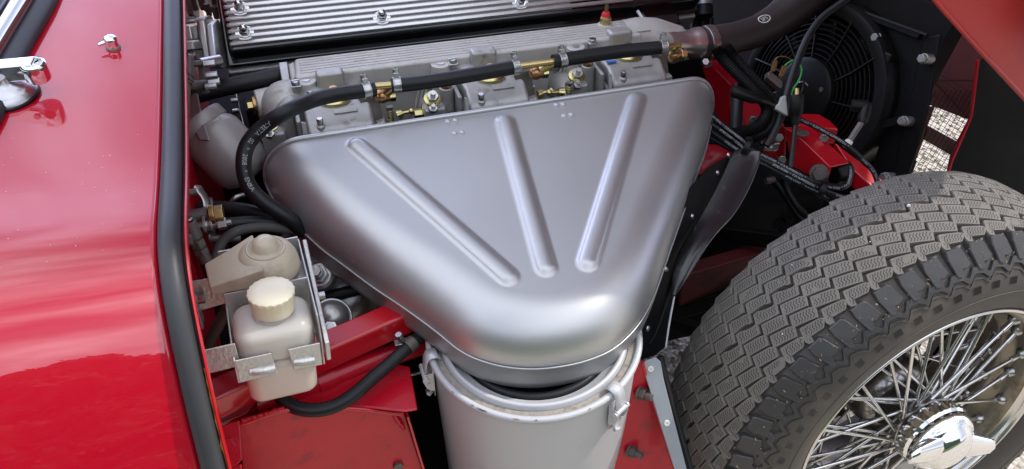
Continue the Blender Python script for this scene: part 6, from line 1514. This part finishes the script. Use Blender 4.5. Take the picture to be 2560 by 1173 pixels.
for k in range(NB):
    for q in range(6):
        a = -(k+.66+q*.07)*PA_; r0, r1 = .2600, .2690; w = .0005/.26
        x0, x1 = sidep(r0, .0010), sidep(r1, .0010); b0, b1_ = sidep(r0, -.0005), sidep(r1, -.0005)
        mb.add([WF @ wl_(b0, a-w), WF @ wl_(b1_, a-w), WF @ wl_(x1, a), WF @ wl_(x0, a), WF @ wl_(b0, a+w), WF @ wl_(b1_, a+w)], [(0, 1, 2, 3), (3, 2, 5, 4)])
o = mb.build('serrations', M_TB, ty, smooth=0, fix=False); o['kind'] = 'stuff'
zz([(0, .2475), (.5, .2475)], .0007, .0008, 'mould_line', M_TB)
# bits of straw and grit caught in the shoulder
mb = MB(); mb2 = MB(); rg = random.Random(12)
for k in range(150):
    a = rg.uniform(rad(70), rad(178)); r = rg.uniform(.287, .312); p = WF @ wl_(sidep(r, .005), a); d = V([rg.uniform(-1, 1) for _ in range(3)]).normalized(); l_ = rg.uniform(.001, .0045)
    s_ = d.cross(WN).normalized()*.00035
    mb.add([p-s_, p+s_, p+d*l_+s_, p+d*l_-s_], [(0, 1, 2, 3)])
o = mb.build('straw_bits', mat('straw', (.50, .38, .20), .7), ty, smooth=0, fix=False); o['kind'] = 'stuff'
for u0, (a, t) in enumerate(((rad(100), .5), (rad(113), .35), (rad(128), .6), (rad(140), .2))):
    r, o_ = crownp(t, .001); mb2.ball(wq(r, a, o_), .0024 if u0 == 0 else .0008, 8)
o = mb2.build('grit', M_WHITE, ty); o['kind'] = 'stuff'
# rim
rim_p = [(.2005, -.004), (.2030, .0000), (.2055, .0030), (.2068, .0015), (.2062, -.0025)]
M_RIM = mat('worn chrome rim', (.66, .64, .60), .2, .95, 0, .1, 30, dirt=(.36, .30, .22), dirt_amt=.1, dscale=22)
mb = MB(); mb.lathe(WF, [(.2050, -.008), (.2072, -.003), (.2075, .001), (.2060, .0035), (.2035, .0035), (.2015, .001), (.2008, -.004), (.1995, -.009), (.1960, -.012)], 144, cap=False)
ri = mb.build('rim_flange', M_RIM, wh, smooth=60)
mb = MB(); mb.lathe(WF, [(.1960, -.012), (.1915, -.014), (.1895, -.018), (.1880, -.034), (.1850, -.040), (.1760, -.046), (.1730, -.052), (.1715, -.075), (.1730, -.100), (.1850, -.116), (.1880, -.145), (.198, -.152), (.204, -.155)], 144, cap=False)
mb.build('rim_barrel', M_BARREL, wh, smooth=40)
# hub
mb = MB(); mb.lathe(WF, [(.075, -.175), (.075, -.150), (.062, -.146), (.0605, -.14), (.0605, -.078), (.0595, -.068), (.056, -.058), (.050, -.051), (.044, -.048), (.043, -.022), (.0475, -.018), (.0475, -.004), (.044, .0), (.042, .012)], 64, cap=False); mb.build('hub_shell', M_HUB, wh, smooth=35)
mb = MB(); mb.lathe(WF, [(.0001, -.172), (.150, -.172), (.150, -.155), (.148, -.153), (.0001, -.153)], 64, cap=False); mb.build('brake_disc', mat('rusty disc shade', (.035, .022, .016), .6, .3, 0, .4, 20), wh)
SPK = mat('polished spoke', (.66, .65, .63), .18, 1, 0, .12, 40, dirt=(.22, .19, .15), dirt_amt=.22, dscale=16)
def spokes(n, r0, o0, r1, o1, off, ph):
    for k in range(n):
        s = 1 if k % 2 else -1; a = 2*math.pi*k/n+ph; da = rad(off)*s
        p = wq(r0, a, o0 + .004*s); q = wq(r1, a+da, o1 + .004*s); d = (q-p).normalized()
        mb = MB(); mb.cyl(p + d*.008, q, .0024, 8, .0026); sp_ = mb.build('spoke', SPK, wh, smooth=60)
        mb = MB(); mb.cyl(p - d*.002, p + d*.020, .0042, 10, .0040); mb.build('nipple', SPK, sp_, smooth=40, bevel=.0004)
        mb = MB(); mb.lathe(frame(p - d*.006, d.cross(WN), d), [(.0095, -.003), (.0088, .003), (.0062, .0085), (.0038, .0105), (.0001, .0105)], 14); mb.build('dimple', M_STEEL, sp_, smooth=50)
spokes(24, .1850, -.030, .0455, -.012, 42, .05)
spokes(24, .1725, -.062, .0455, -.020, 26, .18)
spokes(24, .1725, -.090, .0560, -.120, 40, .11)
# knock-off spinner
spn = MB(); n = 72
vs = []; prf = [(.0500, .000), (.0520, .004), (.0520, .018), (.0500, .022)]
for r, h in prf:
    for i in range(n): a = 2*math.pi*i/n; vs.append(wq(r + (.0012 if i % 2 and r > .051 else 0), a, h))
spn.add(vs, [(j*n+i, j*n+(i+1) % n, (j+1)*n+(i+1) % n, (j+1)*n+i) for j in range(3) for i in range(n)]); spn.build('serrated_ring', M_CHROME, wh, smooth=20)
sc_ = thing('spinner_base', '', 'x', WC) if False else None
mb = MB(); mb.lathe(WF, [(.0490, .022), (.0500, .026), (.0490, .032), (.0450, .0385), (.0420, .041), (.0405, .0395), (.0380, .0415), (.0340, .048), (.0270, .0535), (.016, .0565), (.0001, .0575)], 72, cap=False); spc = mb.build('spinner_cap', M_CHROME, wh, smooth=60)
for aa in (rad(-16), rad(164)):
    mb = MB(); vs = []; ns2 = 10
    ex_ = wq(1, aa, 0)-WC; ey_ = WN.cross(ex_)
    for i in range(ns2+1):
        t = i/ns2; x = .018+.066*t; w = .024*(1-t**2.2)**.5 + .0035 if t < 1 else .0035; w = .0255*(1-.50*t); 
        if i == ns2: w *= .45
        hc = .036 + .012*t**2*0 + .002*t; th_ = .0165*(1-.62*t) if i < ns2 else .004
        for q in range(12): b = 2*math.pi*q/12; vs.append(WC + ex_*x + ey_*(w*math.cos(b)) + WN*(hc + .010*t + th_*math.sin(b)))
    mb.add(vs, [(i*12+q, i*12+(q+1) % 12, (i+1)*12+(q+1) % 12, (i+1)*12+q) for i in range(ns2) for q in range(12)] + [[ns2*12+q for q in range(12)]]); mb.build('spinner_ear', M_CHROME, wh, smooth=60)
